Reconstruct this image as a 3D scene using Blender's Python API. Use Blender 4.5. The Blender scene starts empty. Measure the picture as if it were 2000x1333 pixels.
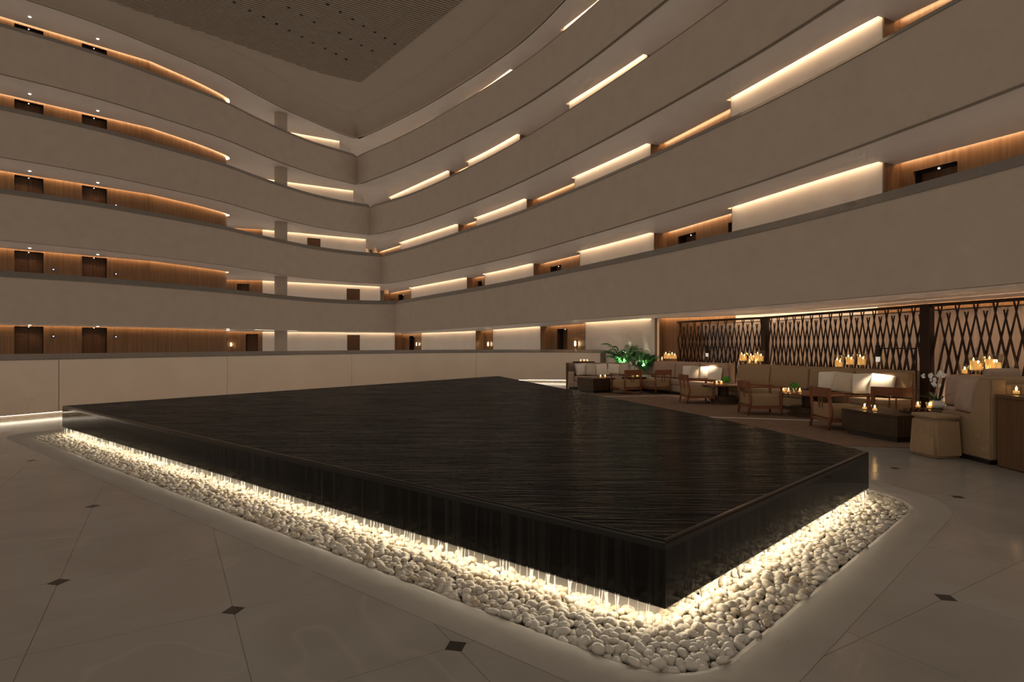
import bpy, bmesh, math, random
import numpy as np
from mathutils import Vector, Matrix

random.seed(7)
RNG = np.random.default_rng(7)
SC = bpy.context.scene
COL = SC.collection
PI = math.pi

# ------------------------------------------------------------------ camera, world, exposure
H, F, HOR = 1.5, 1124.0, 674.0
cd = bpy.data.cameras.new('camera')
cam = bpy.data.objects.new('camera', cd)
COL.objects.link(cam)
cam.location = (0, 0, H)
cam.rotation_euler = (PI / 2, 0, 0)
cd.sensor_width = 36
cd.lens = 36 * F / 2000
cd.shift_y = (HOR - 666.5) / 2000
cd.clip_end = 300
SC.camera = cam
W = bpy.data.worlds.new('world')
SC.world = W
W.use_nodes = True
bg = W.node_tree.nodes['Background']
bg.inputs['Color'].default_value = (1.0, 0.80, 0.60, 1)
bg.inputs['Strength'].default_value = 0.35
SC.view_settings.view_transform = 'Standard'
SC.view_settings.look = 'None'
SC.view_settings.exposure = 0.0
SC.view_settings.gamma = 1.0
SC.view_settings.use_curve_mapping = False
SC.cycles.use_denoising = True
SC.cycles.max_bounces = 4
SC.cycles.diffuse_bounces = 2
SC.cycles.glossy_bounces = 2
SC.cycles.transparent_max_bounces = 8
SC.cycles.use_adaptive_sampling = True
SC.cycles.adaptive_threshold = 0.08
SC.cycles.adaptive_min_samples = 10
SC.cycles.light_sampling_threshold = 0.03
SC.cycles.use_fast_gi = True
SC.cycles.fast_gi_method = 'ADD'
W.light_settings.ao_factor = 0.205
W.light_settings.distance = 1.7
SC.cycles.sample_clamp_indirect = 6.0
SC.cycles.caustics_reflective = False
SC.cycles.caustics_refractive = False
COVE = 13.0          # strength of the cove light strips
COVE_W = 20.0
BASIN = 40.0        # strength of the strip under the basin


# ------------------------------------------------------------------ helpers
def G(px, py, h=0.0):
    """point of the place at height h that stands at this spot of the 2000x1333 frame"""
    y = F * (H - h) / (py - HOR)
    return ((px - 1000) * y / F, y)


def setp(o, label=None, cat=None, group=None, kind=None):
    if label: o['label'] = label
    if cat: o['category'] = cat
    if group: o['group'] = group
    if kind: o['kind'] = kind
    return o


def link(name, me, mat=None, parent=None, smooth=False):
    o = bpy.data.objects.new(name, me)
    COL.objects.link(o)
    if mat is not None and not me.materials:
        me.materials.append(mat)
    if parent is not None:
        o.parent = parent
    if smooth:
        me.polygons.foreach_set('use_smooth', [True] * len(me.polygons))
    return o


def pyd(name, v, f, mat, parent=None, smooth=False):
    me = bpy.data.meshes.new(name)
    me.from_pydata([tuple(p) for p in v], [], [tuple(q) for q in f])
    me.update()
    return link(name, me, mat, parent, smooth)


def empty(name, loc=(0, 0, 0), rz=0.0):
    o = bpy.data.objects.new(name, None)
    COL.objects.link(o)
    o.location = loc
    o.rotation_euler = (0, 0, rz)
    o.empty_display_size = 0.1
    return o


def bmo(name, bm, mat, parent=None, smooth=False, auto=None):
    bmesh.ops.recalc_face_normals(bm, faces=bm.faces)
    me = bpy.data.meshes.new(name)
    bm.to_mesh(me)
    bm.free()
    o = link(name, me, mat, parent, smooth)
    if auto is not None:
        me.polygons.foreach_set('use_smooth', [True] * len(me.polygons))
        me.set_sharp_from_angle(angle=auto)
    return o


def box(name, c, s, mat, parent=None, rz=0.0, bev=0.0, seg=1, rx=0.0):
    bm = bmesh.new()
    bmesh.ops.create_cube(bm, size=1.0)
    bmesh.ops.scale(bm, vec=s, verts=bm.verts)
    if bev > 0:
        bmesh.ops.bevel(bm, geom=bm.edges[:], offset=bev, segments=seg, profile=0.6, affect='EDGES')
    if rx: bmesh.ops.rotate(bm, matrix=Matrix.Rotation(rx, 3, 'X'), verts=bm.verts)
    if rz: bmesh.ops.rotate(bm, matrix=Matrix.Rotation(rz, 3, 'Z'), verts=bm.verts)
    bmesh.ops.translate(bm, vec=c, verts=bm.verts)
    return bmo(name, bm, mat, parent, auto=0.7 if bev > 0 and seg > 1 else None)


def prism(name, poly, z0, z1, mat, parent=None, smooth=False, bev=0.0):
    n = len(poly)
    v = [(p[0], p[1], z0) for p in poly] + [(p[0], p[1], z1) for p in poly]
    f = [tuple(range(n - 1, -1, -1)), tuple(range(n, 2 * n))]
    f += [(i, (i + 1) % n, n + (i + 1) % n, n + i) for i in range(n)]
    o = pyd(name, v, f, mat, parent, smooth)
    return o


def lathe(name, prof, mat, parent=None, n=20, loc=(0, 0, 0)):
    v, f = [], []
    for r, z in prof:
        for i in range(n):
            a = 2 * PI * i / n
            v.append((loc[0] + r * math.cos(a), loc[1] + r * math.sin(a), loc[2] + z))
    m = len(prof)
    for j in range(m - 1):
        for i in range(n):
            f.append((j * n + i, j * n + (i + 1) % n, (j + 1) * n + (i + 1) % n, (j + 1) * n + i))
    f.append(tuple(range(n - 1, -1, -1)))
    f.append(tuple(range((m - 1) * n, m * n)))
    o = pyd(name, v, f, mat, parent)
    o.data.polygons.foreach_set('use_smooth', [True] * len(o.data.polygons))
    o.data.set_sharp_from_angle(angle=0.8)
    return o


def tube(name, pts, r, mat, parent=None, n=8):
    """round bar through points, radius r or list of radii"""
    P = [Vector(p) for p in pts]
    R = r if isinstance(r, (list, tuple)) else [r] * len(P)
    v, f = [], []
    for i, p in enumerate(P):
        d = (P[min(i + 1, len(P) - 1)] - P[max(i - 1, 0)]).normalized()
        u = d.orthogonal().normalized() if abs(d.z) < 0.95 else Vector((1, 0, 0))
        u = (u - d * u.dot(d)).normalized()
        w = d.cross(u)
        for k in range(n):
            a = 2 * PI * k / n
            v.append(p + (u * math.cos(a) + w * math.sin(a)) * R[i])
    for i in range(len(P) - 1):
        for k in range(n):
            f.append((i * n + k, i * n + (k + 1) % n, (i + 1) * n + (k + 1) % n, (i + 1) * n + k))
    f.append(tuple(range(n - 1, -1, -1)))
    f.append(tuple(range((len(P) - 1) * n, len(P) * n)))
    return pyd(name, v, f, mat, parent, smooth=True)


def smoothline(pts, step=0.6):
    """Catmull-Rom through the points"""
    P = [np.array(p, float) for p in pts]
    P = [2 * P[0] - P[1]] + P + [2 * P[-1] - P[-2]]
    out = []
    for i in range(1, len(P) - 2):
        a, b, c, d = P[i - 1], P[i], P[i + 1], P[i + 2]
        n = max(1, int(np.linalg.norm(c - b) / step))
        for k in range(n):
            t = k / n
            out.append(0.5 * (2 * b + (c - a) * t + (2 * a - 5 * b + 4 * c - d) * t * t + (3 * b - a - 3 * c + d) * t ** 3))
    out.append(P[-2])
    return [tuple(p) for p in out]


def normals(poly):
    """left-hand normals with mitre, i.e. away from the atrium"""
    P = np.array(poly, float)
    n = len(P)
    D = P[1:] - P[:-1]
    D /= np.linalg.norm(D, axis=1)[:, None]
    N = np.stack([-D[:, 1], D[:, 0]], 1)
    out = []
    for i in range(n):
        a = N[max(i - 1, 0)]
        b = N[min(i, n - 2)]
        m = a + b
        m /= np.linalg.norm(m)
        c = max(0.35, float(m @ b))
        out.append(m / c)
    return np.array(out)


def offset(poly, d):
    return [tuple(p) for p in np.array(poly) + normals(poly) * d]


def sweep(name, poly, prof, mat, parent=None, zf=None, smooth=True, closed=True):
    """sweep a (d, z) profile along a plan line; zf gives an added height per point"""
    P = np.array(poly, float)
    N = normals(poly)
    m = len(prof)
    v, f = [], []
    for i in range(len(P)):
        dz = zf(P[i]) if zf else 0.0
        for d, z in prof:
            q = P[i] + N[i] * d
            v.append((q[0], q[1], z + dz))
    mm = m if closed else m - 1
    for i in range(len(P) - 1):
        for k in range(mm):
            k2 = (k + 1) % m
            f.append((i * m + k, (i + 1) * m + k, (i + 1) * m + k2, i * m + k2))
    if closed:
        f.append(tuple(range(m)))
        f.append(tuple(range(len(P) * m - 1, len(P) * m - m - 1, -1)))
    o = pyd(name, v, f, mat, parent)
    bm = bmesh.new()
    bm.from_mesh(o.data)
    bmesh.ops.recalc_face_normals(bm, faces=bm.faces)
    bm.to_mesh(o.data)
    bm.free()
    if smooth:
        o.data.polygons.foreach_set('use_smooth', [True] * len(o.data.polygons))
        o.data.set_sharp_from_angle(angle=0.5)
    return o


def hit(poly, px):
    """where the sight line of image column px meets a plan line; returns (index + fraction)"""
    k = (px - 1000) / F
    for i in range(len(poly) - 1):
        a, b = poly[i], poly[i + 1]
        fa, fb = a[0] - k * a[1], b[0] - k * b[1]
        if fa * fb <= 0 and fa != fb and max(a[1], b[1]) > 0:
            return i + fa / (fa - fb)
    return None


def at(poly, t):
    i = min(int(t), len(poly) - 2)
    u = t - i
    return (poly[i][0] * (1 - u) + poly[i + 1][0] * u, poly[i][1] * (1 - u) + poly[i + 1][1] * u)


def cut(poly, t0, t1):
    out = [at(poly, t0)]
    out += [poly[i] for i in range(int(math.floor(t0)) + 1, int(math.ceil(t1))) if t0 + 1e-4 < i < t1 - 1e-4]
    out.append(at(poly, t1))
    return out


def length(poly):
    return sum(math.dist(poly[i], poly[i + 1]) for i in range(len(poly) - 1))


# ------------------------------------------------------------------ materials
def mat(name, col, rough=0.6, spec=0.5, metal=0.0, emit=None, es=0.0):
    m = bpy.data.materials.new(name)
    m.use_nodes = True
    b = m.node_tree.nodes['Principled BSDF']
    b.inputs['Base Color'].default_value = (*col, 1)
    b.inputs['Roughness'].default_value = rough
    b.inputs['Specular IOR Level'].default_value = spec
    b.inputs['Metallic'].default_value = metal
    if emit:
        b.inputs['Emission Color'].default_value = (*emit, 1)
        b.inputs['Emission Strength'].default_value = es
    return m


def nd(m, t, **kw):
    n = m.node_tree.nodes.new(t)
    for k, v in kw.items():
        setattr(n, k, v)
    return n


def noise_mat(name, c1, c2, scale, rough=0.6, spec=0.4, stretch=(1, 1, 1), rot=(0, 0, 0), detail=6, bump=0.0, lo=0.3, hi=0.7, dist=0.0, bscale=None, rvar=0.0, bstretch=None, coord='Object'):
    m = mat(name, c1, rough, spec)
    L = m.node_tree.links
    b = m.node_tree.nodes['Principled BSDF']
    tc = nd(m, 'ShaderNodeTexCoord')
    mp = nd(m, 'ShaderNodeMapping')
    mp.inputs['Scale'].default_value = stretch
    mp.inputs['Rotation'].default_value = rot
    L.new(tc.outputs[coord], mp.inputs[0])
    nz = nd(m, 'ShaderNodeTexNoise')
    nz.inputs['Scale'].default_value = scale
    nz.inputs['Detail'].default_value = detail
    nz.inputs['Distortion'].default_value = dist
    L.new(mp.outputs[0], nz.inputs['Vector'])
    cr = nd(m, 'ShaderNodeValToRGB')
    cr.color_ramp.elements[0].position = lo
    cr.color_ramp.elements[1].position = hi
    cr.color_ramp.elements[0].color = (*c1, 1)
    cr.color_ramp.elements[1].color = (*c2, 1)
    L.new(nz.outputs['Fac'], cr.inputs[0])
    L.new(cr.outputs[0], b.inputs['Base Color'])
    if rvar:
        mr = nd(m, 'ShaderNodeMapRange')
        mr.inputs['To Min'].default_value = rough - rvar
        mr.inputs['To Max'].default_value = rough + rvar
        L.new(nz.outputs['Fac'], mr.inputs['Value'])
        L.new(mr.outputs[0], b.inputs['Roughness'])
    if bump:
        src = nz
        if bscale:
            src = nd(m, 'ShaderNodeTexNoise')
            src.inputs['Scale'].default_value = bscale
            src.inputs['Detail'].default_value = 4
            mp2 = mp
            if bstretch:
                mp2 = nd(m, 'ShaderNodeMapping')
                mp2.inputs['Scale'].default_value = bstretch
                mp2.inputs['Rotation'].default_value = rot
                L.new(tc.outputs[coord], mp2.inputs[0])
            L.new(mp2.outputs[0], src.inputs['Vector'])
        bp = nd(m, 'ShaderNodeBump')
        bp.inputs['Strength'].default_value = bump
        bp.inputs['Distance'].default_value = 0.02
        L.new(src.outputs['Fac'], bp.inputs['Height'])
        L.new(bp.outputs[0], b.inputs['Normal'])
    return m


M = {}
M['stucco'] = noise_mat('stucco', (0.41, 0.308, 0.222), (0.44, 0.333, 0.242), 2.2, rough=0.75, spec=0.25, bump=0.25, bscale=60)
M['cap'] = noise_mat('sill_stone', (0.155, 0.125, 0.095), (0.19, 0.155, 0.12), 3, rough=0.34, spec=0.3)
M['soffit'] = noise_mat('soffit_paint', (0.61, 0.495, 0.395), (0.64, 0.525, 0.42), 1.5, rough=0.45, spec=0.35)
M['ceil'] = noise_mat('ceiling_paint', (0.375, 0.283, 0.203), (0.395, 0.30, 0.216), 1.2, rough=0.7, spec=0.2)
M['white'] = noise_mat('cream_wall', (0.73, 0.60, 0.475), (0.78, 0.65, 0.525), 1.4, rough=0.65, spec=0.25)
M['lowwall'] = noise_mat('cream_panel', (0.66, 0.50, 0.36), (0.70, 0.54, 0.39), 1.1, rough=0.55, spec=0.3)
M['wood'] = noise_mat('walnut_veneer', (0.14, 0.068, 0.030), (0.25, 0.132, 0.063), 5, rough=0.35, spec=0.45, stretch=(3.2, 3.2, 0.12), detail=8, dist=0.4, lo=0.25, hi=0.75)
M['doorwood'] = noise_mat('door_veneer', (0.085, 0.038, 0.017), (0.14, 0.066, 0.031), 5, rough=0.4, spec=0.4, stretch=(3.2, 3.2, 0.12), detail=8)
M['dark'] = mat('dark_reveal', (0.022, 0.013, 0.009), 0.5, 0.3)
M['darkwood'] = noise_mat('wenge_wood', (0.016, 0.007, 0.0045), (0.030, 0.012, 0.007), 6, rough=0.4, spec=0.4, stretch=(4, 4, 0.3))
M['blockwood'] = noise_mat('dark_block_wood', (0.034, 0.018, 0.009), (0.055, 0.031, 0.016), 6, rough=0.40, spec=0.2, stretch=(5, 5, 0.3))
M['chairwood'] = noise_mat('cherry_wood', (0.135, 0.042, 0.017), (0.21, 0.07, 0.028), 7, rough=0.33, spec=0.5, stretch=(1, 4, 4), detail=7)
M['console'] = noise_mat('console_wood', (0.082, 0.040, 0.017), (0.12, 0.060, 0.026), 5, rough=0.42, spec=0.2, stretch=(5, 5, 0.2), detail=8)
M['fabric'] = noise_mat('shaded_beige_linen', (0.27, 0.172, 0.092), (0.31, 0.20, 0.11), 30, rough=0.9, spec=0.15, bump=0.15, bscale=220)  # linen colour darkened to hold the shade under the overhang
M['fabric2'] = noise_mat('shaded_rosy_linen', (0.34, 0.225, 0.155), (0.385, 0.26, 0.182), 26, rough=0.9, spec=0.15, bump=0.15, bscale=220)  # also darkened, with some of the lounge's dimness in its colour
M['pillow'] = noise_mat('cream_linen', (0.66, 0.55, 0.42), (0.72, 0.61, 0.47), 24, rough=0.9, spec=0.15, bump=0.15, bscale=200)
M['pillow2'] = noise_mat('sand_linen', (0.50, 0.40, 0.285), (0.55, 0.44, 0.32), 24, rough=0.9, spec=0.15, bump=0.15, bscale=200)
M['seatfab'] = noise_mat('tan_fabric', (0.26, 0.155, 0.077), (0.30, 0.183, 0.094), 30, rough=0.9, spec=0.15, bump=0.15, bscale=200)
M['rug'] = noise_mat('brown_rug', (0.145, 0.083, 0.05), (0.215, 0.13, 0.083), 5, rough=0.95, spec=0.1, stretch=(1, 2.5, 1), bump=0.4, bscale=160)
M['rugline'] = noise_mat('pale_rug_band', (0.42, 0.34, 0.25), (0.47, 0.38, 0.29), 9, rough=0.9, spec=0.1)
M['granite'] = noise_mat('wet_black_granite', (0.005, 0.0044, 0.0038), (0.030, 0.026, 0.022), 9, rough=0.07, spec=0.24, stretch=(2.5, 2.5, 0.05), detail=7, bump=0.04, bscale=16, bstretch=(2.5, 2.5, 0.06), lo=0.45, hi=0.80)
M['water'] = noise_mat('dark_water', (0.0055, 0.005, 0.0045), (0.012, 0.0105, 0.0095), 3.0, rough=0.15, spec=0.16, stretch=(0.45, 6.5, 1), rot=(0, 0, -0.15), detail=6, bump=1.0, bscale=4, bstretch=(0.8, 7.0, 1))
def water_mat():
    m = M['water']
    nt = m.node_tree
    pb = nt.nodes['Principled BSDF']
    nrm = pb.inputs['Normal'].links[0].from_socket
    colr = pb.inputs['Base Color'].links[0].from_socket
    fr = nt.nodes.new('ShaderNodeFresnel')
    fr.inputs['IOR'].default_value = 1.30
    df = nt.nodes.new('ShaderNodeBsdfDiffuse')
    gl = nt.nodes.new('ShaderNodeBsdfGlossy')
    rp = nt.nodes.new('ShaderNodeValToRGB')
    rp.color_ramp.elements[0].position = 0.34
    rp.color_ramp.elements[1].position = 0.72
    rp.color_ramp.elements[0].color = (0.22, 0.24, 0.26, 1)
    rp.color_ramp.elements[1].color = (0.48, 0.51, 0.54, 1)
    nz = [n for n in nt.nodes if n.type == 'TEX_NOISE'][0]
    nt.links.new(nz.outputs['Fac'], rp.inputs[0])
    nt.links.new(rp.outputs[0], gl.inputs['Color'])
    gl.inputs['Roughness'].default_value = 0.20
    mx = nt.nodes.new('ShaderNodeMixShader')
    for n in (fr, df, gl):
        nt.links.new(nrm, n.inputs['Normal'])
    nt.links.new(colr, df.inputs['Color'])
    nt.links.new(fr.outputs[0], mx.inputs[0])
    nt.links.new(df.outputs[0], mx.inputs[1])
    nt.links.new(gl.outputs[0], mx.inputs[2])
    nt.links.new(mx.outputs[0], nt.nodes['Material Output'].inputs[0])
    nt.nodes.remove(pb)


water_mat()
M['wetedge'] = mat('wet_edge', (0.008, 0.007, 0.006), 0.16, 0.6)
M['pitbase'] = mat('pit_base', (0.40, 0.36, 0.30), 0.8)
M['pebble'] = None
M['black'] = mat('black_metal', (0.012, 0.009, 0.008), 0.4, 0.4)
M['inlay'] = noise_mat('dark_inlay_stone', (0.012, 0.009, 0.008), (0.022, 0.016, 0.013), 12, rough=0.2)
M['cove'] = mat('cove_glow', (1, 0.9, 0.7), emit=(1.0, 0.79, 0.56), es=COVE)
M['covew'] = mat('warm_cove_glow', (1, 0.8, 0.5), emit=(1.0, 0.72, 0.43), es=COVE_W)
M['wash'] = mat('floor_wash_glow', (1, 1, 1), emit=(1.0, 0.86, 0.66), es=9.0)
M['uplight'] = mat('curtain_wash_glow', (1, 1, 1), emit=(1.0, 0.76, 0.56), es=75.0)
M['basinlight'] = mat('basin_glow', (1, 1, 1), emit=(1.0, 0.86, 0.64), es=BASIN)
M['dl'] = mat('downlight_lens', (1, 1, 1), emit=(1.0, 0.86, 0.66), es=9.0)
M['dls'] = mat('small_downlight_lens', (1, 1, 1), emit=(1.0, 0.86, 0.66), es=3.0)
M['indicator'] = mat('indicator_lamp', (0.6, 0.7, 1), emit=(0.55, 0.65, 1.0), es=2.5)
M['sconce'] = mat('sconce_glow', (1, 0.9, 0.7), emit=(1.0, 0.72, 0.38), es=22.0)
M['flame'] = mat('flame', (1, 0.8, 0.4), emit=(1.0, 0.62, 0.22), es=22.0)
M['wax'] = mat('glowing_candle_wax', (0.85, 0.66, 0.36), 0.5, 0.3, emit=(1.0, 0.50, 0.14), es=0.55)  # emission stands in for flame light shining through the wax
b_ = M['wax'].node_tree.nodes['Principled BSDF']
b_.inputs['Subsurface Weight'].default_value = 0.6
b_.inputs['Subsurface Radius'].default_value = (0.05, 0.03, 0.012)
M['leaf'] = noise_mat('palm_leaf', (0.045, 0.20, 0.05), (0.10, 0.34, 0.085), 8, rough=0.4)
M['leafdark'] = noise_mat('strap_leaf', (0.015, 0.05, 0.015), (0.03, 0.09, 0.025), 8, rough=0.35)
M['moss'] = noise_mat('moss_leaf', (0.05, 0.20, 0.012), (0.10, 0.34, 0.03), 20, rough=0.6)
M['petal'] = mat('orchid_petal', (0.78, 0.72, 0.62), 0.6)
M['ceramic'] = mat('cream_ceramic', (0.70, 0.60, 0.46), 0.35)
M['metal'] = mat('bronze_metal', (0.10, 0.075, 0.05), 0.35, 0.5, 0.8)
M['shade'] = mat('lamp_shade_inner', (0.9, 0.85, 0.75), 0.6, emit=(1.0, 0.90, 0.75), es=0.35)


def glassy(name, tint, gloss=0.12):
    m = bpy.data.materials.new(name)
    m.use_nodes = True
    nt = m.node_tree
    nt.nodes.remove(nt.nodes['Principled BSDF'])
    t = nt.nodes.new('ShaderNodeBsdfTransparent')
    t.inputs[0].default_value = (*tint, 1)
    g = nt.nodes.new('ShaderNodeBsdfGlossy')
    g.inputs['Roughness'].default_value = 0.05
    lw = nt.nodes.new('ShaderNodeLayerWeight')
    lw.inputs['Blend'].default_value = 0.25
    mr = nt.nodes.new('ShaderNodeMapRange')
    mr.inputs['To Min'].default_value = gloss * 0.5
    mr.inputs['To Max'].default_value = gloss * 4
    mx = nt.nodes.new('ShaderNodeMixShader')
    nt.links.new(lw.outputs['Facing'], mr.inputs['Value'])
    nt.links.new(mr.outputs[0], mx.inputs[0])
    nt.links.new(t.outputs[0], mx.inputs[1])
    nt.links.new(g.outputs[0], mx.inputs[2])
    nt.links.new(mx.outputs[0], nt.nodes['Material Output'].inputs[0])
    return m


M['glass'] = glassy('clear_glass', (0.97, 0.94, 0.88))


def veil(name, col, alpha, var=True, stretch=(14, 14, 0.4)):
    """thin translucent stuff: falling water, sheer cloth"""
    m = bpy.data.materials.new(name)
    m.use_nodes = True
    nt = m.node_tree
    nt.nodes.remove(nt.nodes['Principled BSDF'])
    tr = nt.nodes.new('ShaderNodeBsdfTransparent')
    d = nt.nodes.new('ShaderNodeBsdfDiffuse')
    d.inputs[0].default_value = (*col, 1)
    tl = nt.nodes.new('ShaderNodeBsdfTranslucent')
    tl.inputs[0].default_value = (*col, 1)
    a = nt.nodes.new('ShaderNodeMixShader')
    a.inputs[0].default_value = 0.5
    nt.links.new(d.outputs[0], a.inputs[1])
    nt.links.new(tl.outputs[0], a.inputs[2])
    mx = nt.nodes.new('ShaderNodeMixShader')
    mx.inputs[0].default_value = alpha
    nt.links.new(tr.outputs[0], mx.inputs[1])
    nt.links.new(a.outputs[0], mx.inputs[2])
    nt.links.new(mx.outputs[0], nt.nodes['Material Output'].inputs[0])
    return m


M['strand'] = veil('falling_water', (0.85, 0.85, 0.85), 0.42)
M['sheer'] = veil('sheer_cloth', (0.72, 0.60, 0.50), 0.85)


def marble():
    m = noise_mat('taupe_marble', (0.242, 0.204, 0.161), (0.29, 0.248, 0.20), 1.3, rough=0.17, spec=0.33, detail=7, dist=0.8, coord='Object')
    L = m.node_tree.links
    N = m.node_tree.nodes
    b = N['Principled BSDF']
    tc = nd(m, 'ShaderNodeTexCoord')
    geo = nd(m, 'ShaderNodeNewGeometry')
    w = nd(m, 'ShaderNodeTexNoise')
    w.inputs['Scale'].default_value = 0.45
    w.inputs['Detail'].default_value = 3
    w.inputs['Distortion'].default_value = 0.5
    L.new(geo.outputs['Position'], w.inputs['Vector'])
    s = nd(m, 'ShaderNodeMath', operation='SUBTRACT')
    s.inputs[1].default_value = 0.5
    L.new(w.outputs['Fac'], s.inputs[0])
    a = nd(m, 'ShaderNodeMath', operation='ABSOLUTE')
    L.new(s.outputs[0], a.inputs[0])
    mr = nd(m, 'ShaderNodeMapRange')
    mr.inputs['From Max'].default_value = 0.006
    mr.inputs['To Min'].default_value = 0.28
    mr.inputs['To Max'].default_value = 0.0
    L.new(a.outputs[0], mr.inputs['Value'])
    mx = nd(m, 'ShaderNodeMixRGB')
    mx.inputs[2].default_value = (0.36, 0.30, 0.235, 1)
    old = b.inputs['Base Color'].links[0].from_socket
    L.new(mr.outputs[0], mx.inputs[0])
    L.new(old, mx.inputs[1])
    L.new(mx.outputs[0], b.inputs['Base Color'])
    return m


M['marble'] = marble()
M['honed'] = noise_mat('honed_taupe_marble', (0.275, 0.232, 0.185), (0.32, 0.272, 0.218), 1.3, rough=0.55, spec=0.25, detail=7, dist=0.8)


def pebble_mat():
    m = noise_mat('white_pebble', (0.40, 0.335, 0.25), (0.52, 0.455, 0.36), 9, rough=0.45, spec=0.4)
    L = m.node_tree.links
    N = m.node_tree.nodes
    b = N['Principled BSDF']
    geo = nd(m, 'ShaderNodeNewGeometry')
    cr = nd(m, 'ShaderNodeValToRGB')
    cr.color_ramp.elements[0].color = (0.36, 0.27, 0.165, 1)
    cr.color_ramp.elements[0].position = 0.0
    cr.color_ramp.elements[1].color = (0.56, 0.50, 0.41, 1)
    cr.color_ramp.elements[1].position = 0.7
    L.new(geo.outputs['Random Per Island'], cr.inputs[0])
    mx = nd(m, 'ShaderNodeMixRGB')
    mx.inputs[0].default_value = 0.65
    old = b.inputs['Base Color'].links[0].from_socket
    L.new(old, mx.inputs[1])
    L.new(cr.outputs[0], mx.inputs[2])
    L.new(mx.outputs[0], b.inputs['Base Color'])
    return m


M['pebble'] = pebble_mat()

# ------------------------------------------------------------------ plan lines of the atrium
STOREY, B2, PH = 3.0, 2.27, 1.69
CAPD, CAPZ = 0.30, 0.24


def bz(k):            # underside of the slab of storey k
    return B2 + STOREY * (k - 2)


NEARL = [(-34, 2), (-28, 10.5), (-22.5, 16.6)]
FL0 = NEARL + [(-18.4, 20.65), (-17.3, 21.7), (-16.2, 22.95), (-15.2, 24.45), (-14.3, 25.9), (-13.55, 27.3), (-12.93, 29.1), (-12.2, 31.0), (-11.2, 32.9)]
FLE = {2: [(-9.95, 34.1), (-8.7, 34.6), (-7.13, 34.85)], 3: [(-10.0, 34.3), (-9.0, 35.05), (-8.05, 35.55)], 4: [(-10.1, 34.25), (-8.72, 35.38)],
       5: [(-10.2, 34.1), (-9.45, 35.05)], 6: [(-10.4, 34.4), (-9.58, 35.5)]}
FRC = [(2.2, 20.45), (3.95, 17), (5.2, 14.3), (5.78, 12.95), (6.35, 11.4), (6.76, 10.15), (7.1, 9.1), (7.35, 8.2), (7.75, 6), (8.0, 3), (8.0, -8)]
FRS = {2: [(-7.13, 34.85), (-5.75, 32.7), (-2.15, 27.65), (0, 24.4)], 3: [(-8.05, 35.55), (-5.75, 32.85), (-2.55, 28.25), (0, 24.45)],
       4: [(-8.72, 35.38), (-5.8, 32.55), (-2.6, 28.3), (0, 24.35)], 5: [(-9.45, 35.05), (-6.45, 32.05), (-3.88, 29.1), (0, 24.05)],
       6: [(-9.58, 35.5), (-7.44, 33.46), (-3.97, 29.75), (0, 24.6)]}
FL = {k: smoothline(FL0 + FLE[k]) for k in range(2, 7)}
FR = {k: smoothline(FRS[k] + FRC) for k in range(2, 7)}
OUTER = [(16, -8), (16, 10), (9, 30), (0, 46), (-14, 50), (-30, 38), (-44, 12), (-44, 2)]


def rise(k):          # the slab over the ground floor climbs a little along the lounge side
    if k != 2:
        return None
    return lambda p: 0.13 * min(1.0, max(0.0, (33.0 - p[1]) / 10.0)) if p[0] > -7.2 else 0.0


ORD = {1: 'ground', 2: 'second', 3: 'third', 4: 'fourth', 5: 'fifth', 6: 'sixth'}

# ------------------------------------------------------------------ balcony bands
for k in range(2, 6):
    b, t = bz(k), bz(k) + PH
    prof = [(0, b), (0, t), (0.10, t), (0.10, b + 0.6), (0.20, b + 0.6), (0.20, b + 0.003), (0.15, b + 0.003), (0.15, b + 0.09), (0.04, b + 0.09), (0.04, b)]
    capp = [(-0.015, t - 0.012), (-0.015, t), (CAPD, t + CAPZ), (CAPD + 0.06, t + CAPZ), (CAPD + 0.06, t - 0.1), (0.10, t - 0.1), (0.10, t - 0.012)]
    for side, line in (('left', FL[k]), ('right', FR[k])):
        e = setp(empty('balcony_wall'), f'curved beige stucco balcony band of the {ORD[k]} storey on the {"elevator" if side == "left" else "lounge"} side', 'balcony', 'balcony bands', 'structure')
        zf = rise(k) if side == 'right' else None
        sweep('fascia', line, prof, M['stucco'], e, zf)
        sweep('sloped_sill', line, capp, M['cap'], e, zf)
# top band under the roof
CEIL = 15.0
for side, line in (('left', FL[6]), ('right', FR[6])):
    b = bz(6)
    e = setp(empty('balcony_wall'), f'tall plain band below the roof on the {"elevator" if side == "left" else "lounge"} side', 'balcony', 'balcony bands', 'structure')
    arc = [(-1.15 * (1 - math.cos(a * PI / 24)), b + 0.06 + (CEIL - 0.005 - b - 0.06) * math.sin(a * PI / 24)) for a in range(13)]
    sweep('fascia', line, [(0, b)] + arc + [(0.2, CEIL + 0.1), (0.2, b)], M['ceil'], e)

# ------------------------------------------------------------------ corridor walls: plan lines
W2 = smoothline([(-9.35, 42.0), (-6.65, 38.2), (-2.5, 32.3), (0, 28.5), (2.8, 23.35), (4.78, 19.4), (6.1, 16), (7.55, 12.2), (8.85, 9.6), (9.8, 7), (10.4, 4), (10.6, 0), (10.6, -8)], 0.5)
BR2 = [747, 803, 912, 947, 1042, 1133, 1277, 1430, 1725]


def lev_shift(p, k):
    return (p[0] - (k - 2) * 0.68 * max(0.0, (p[1] - 14) / 24) ** 1.2, p[1])


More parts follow.
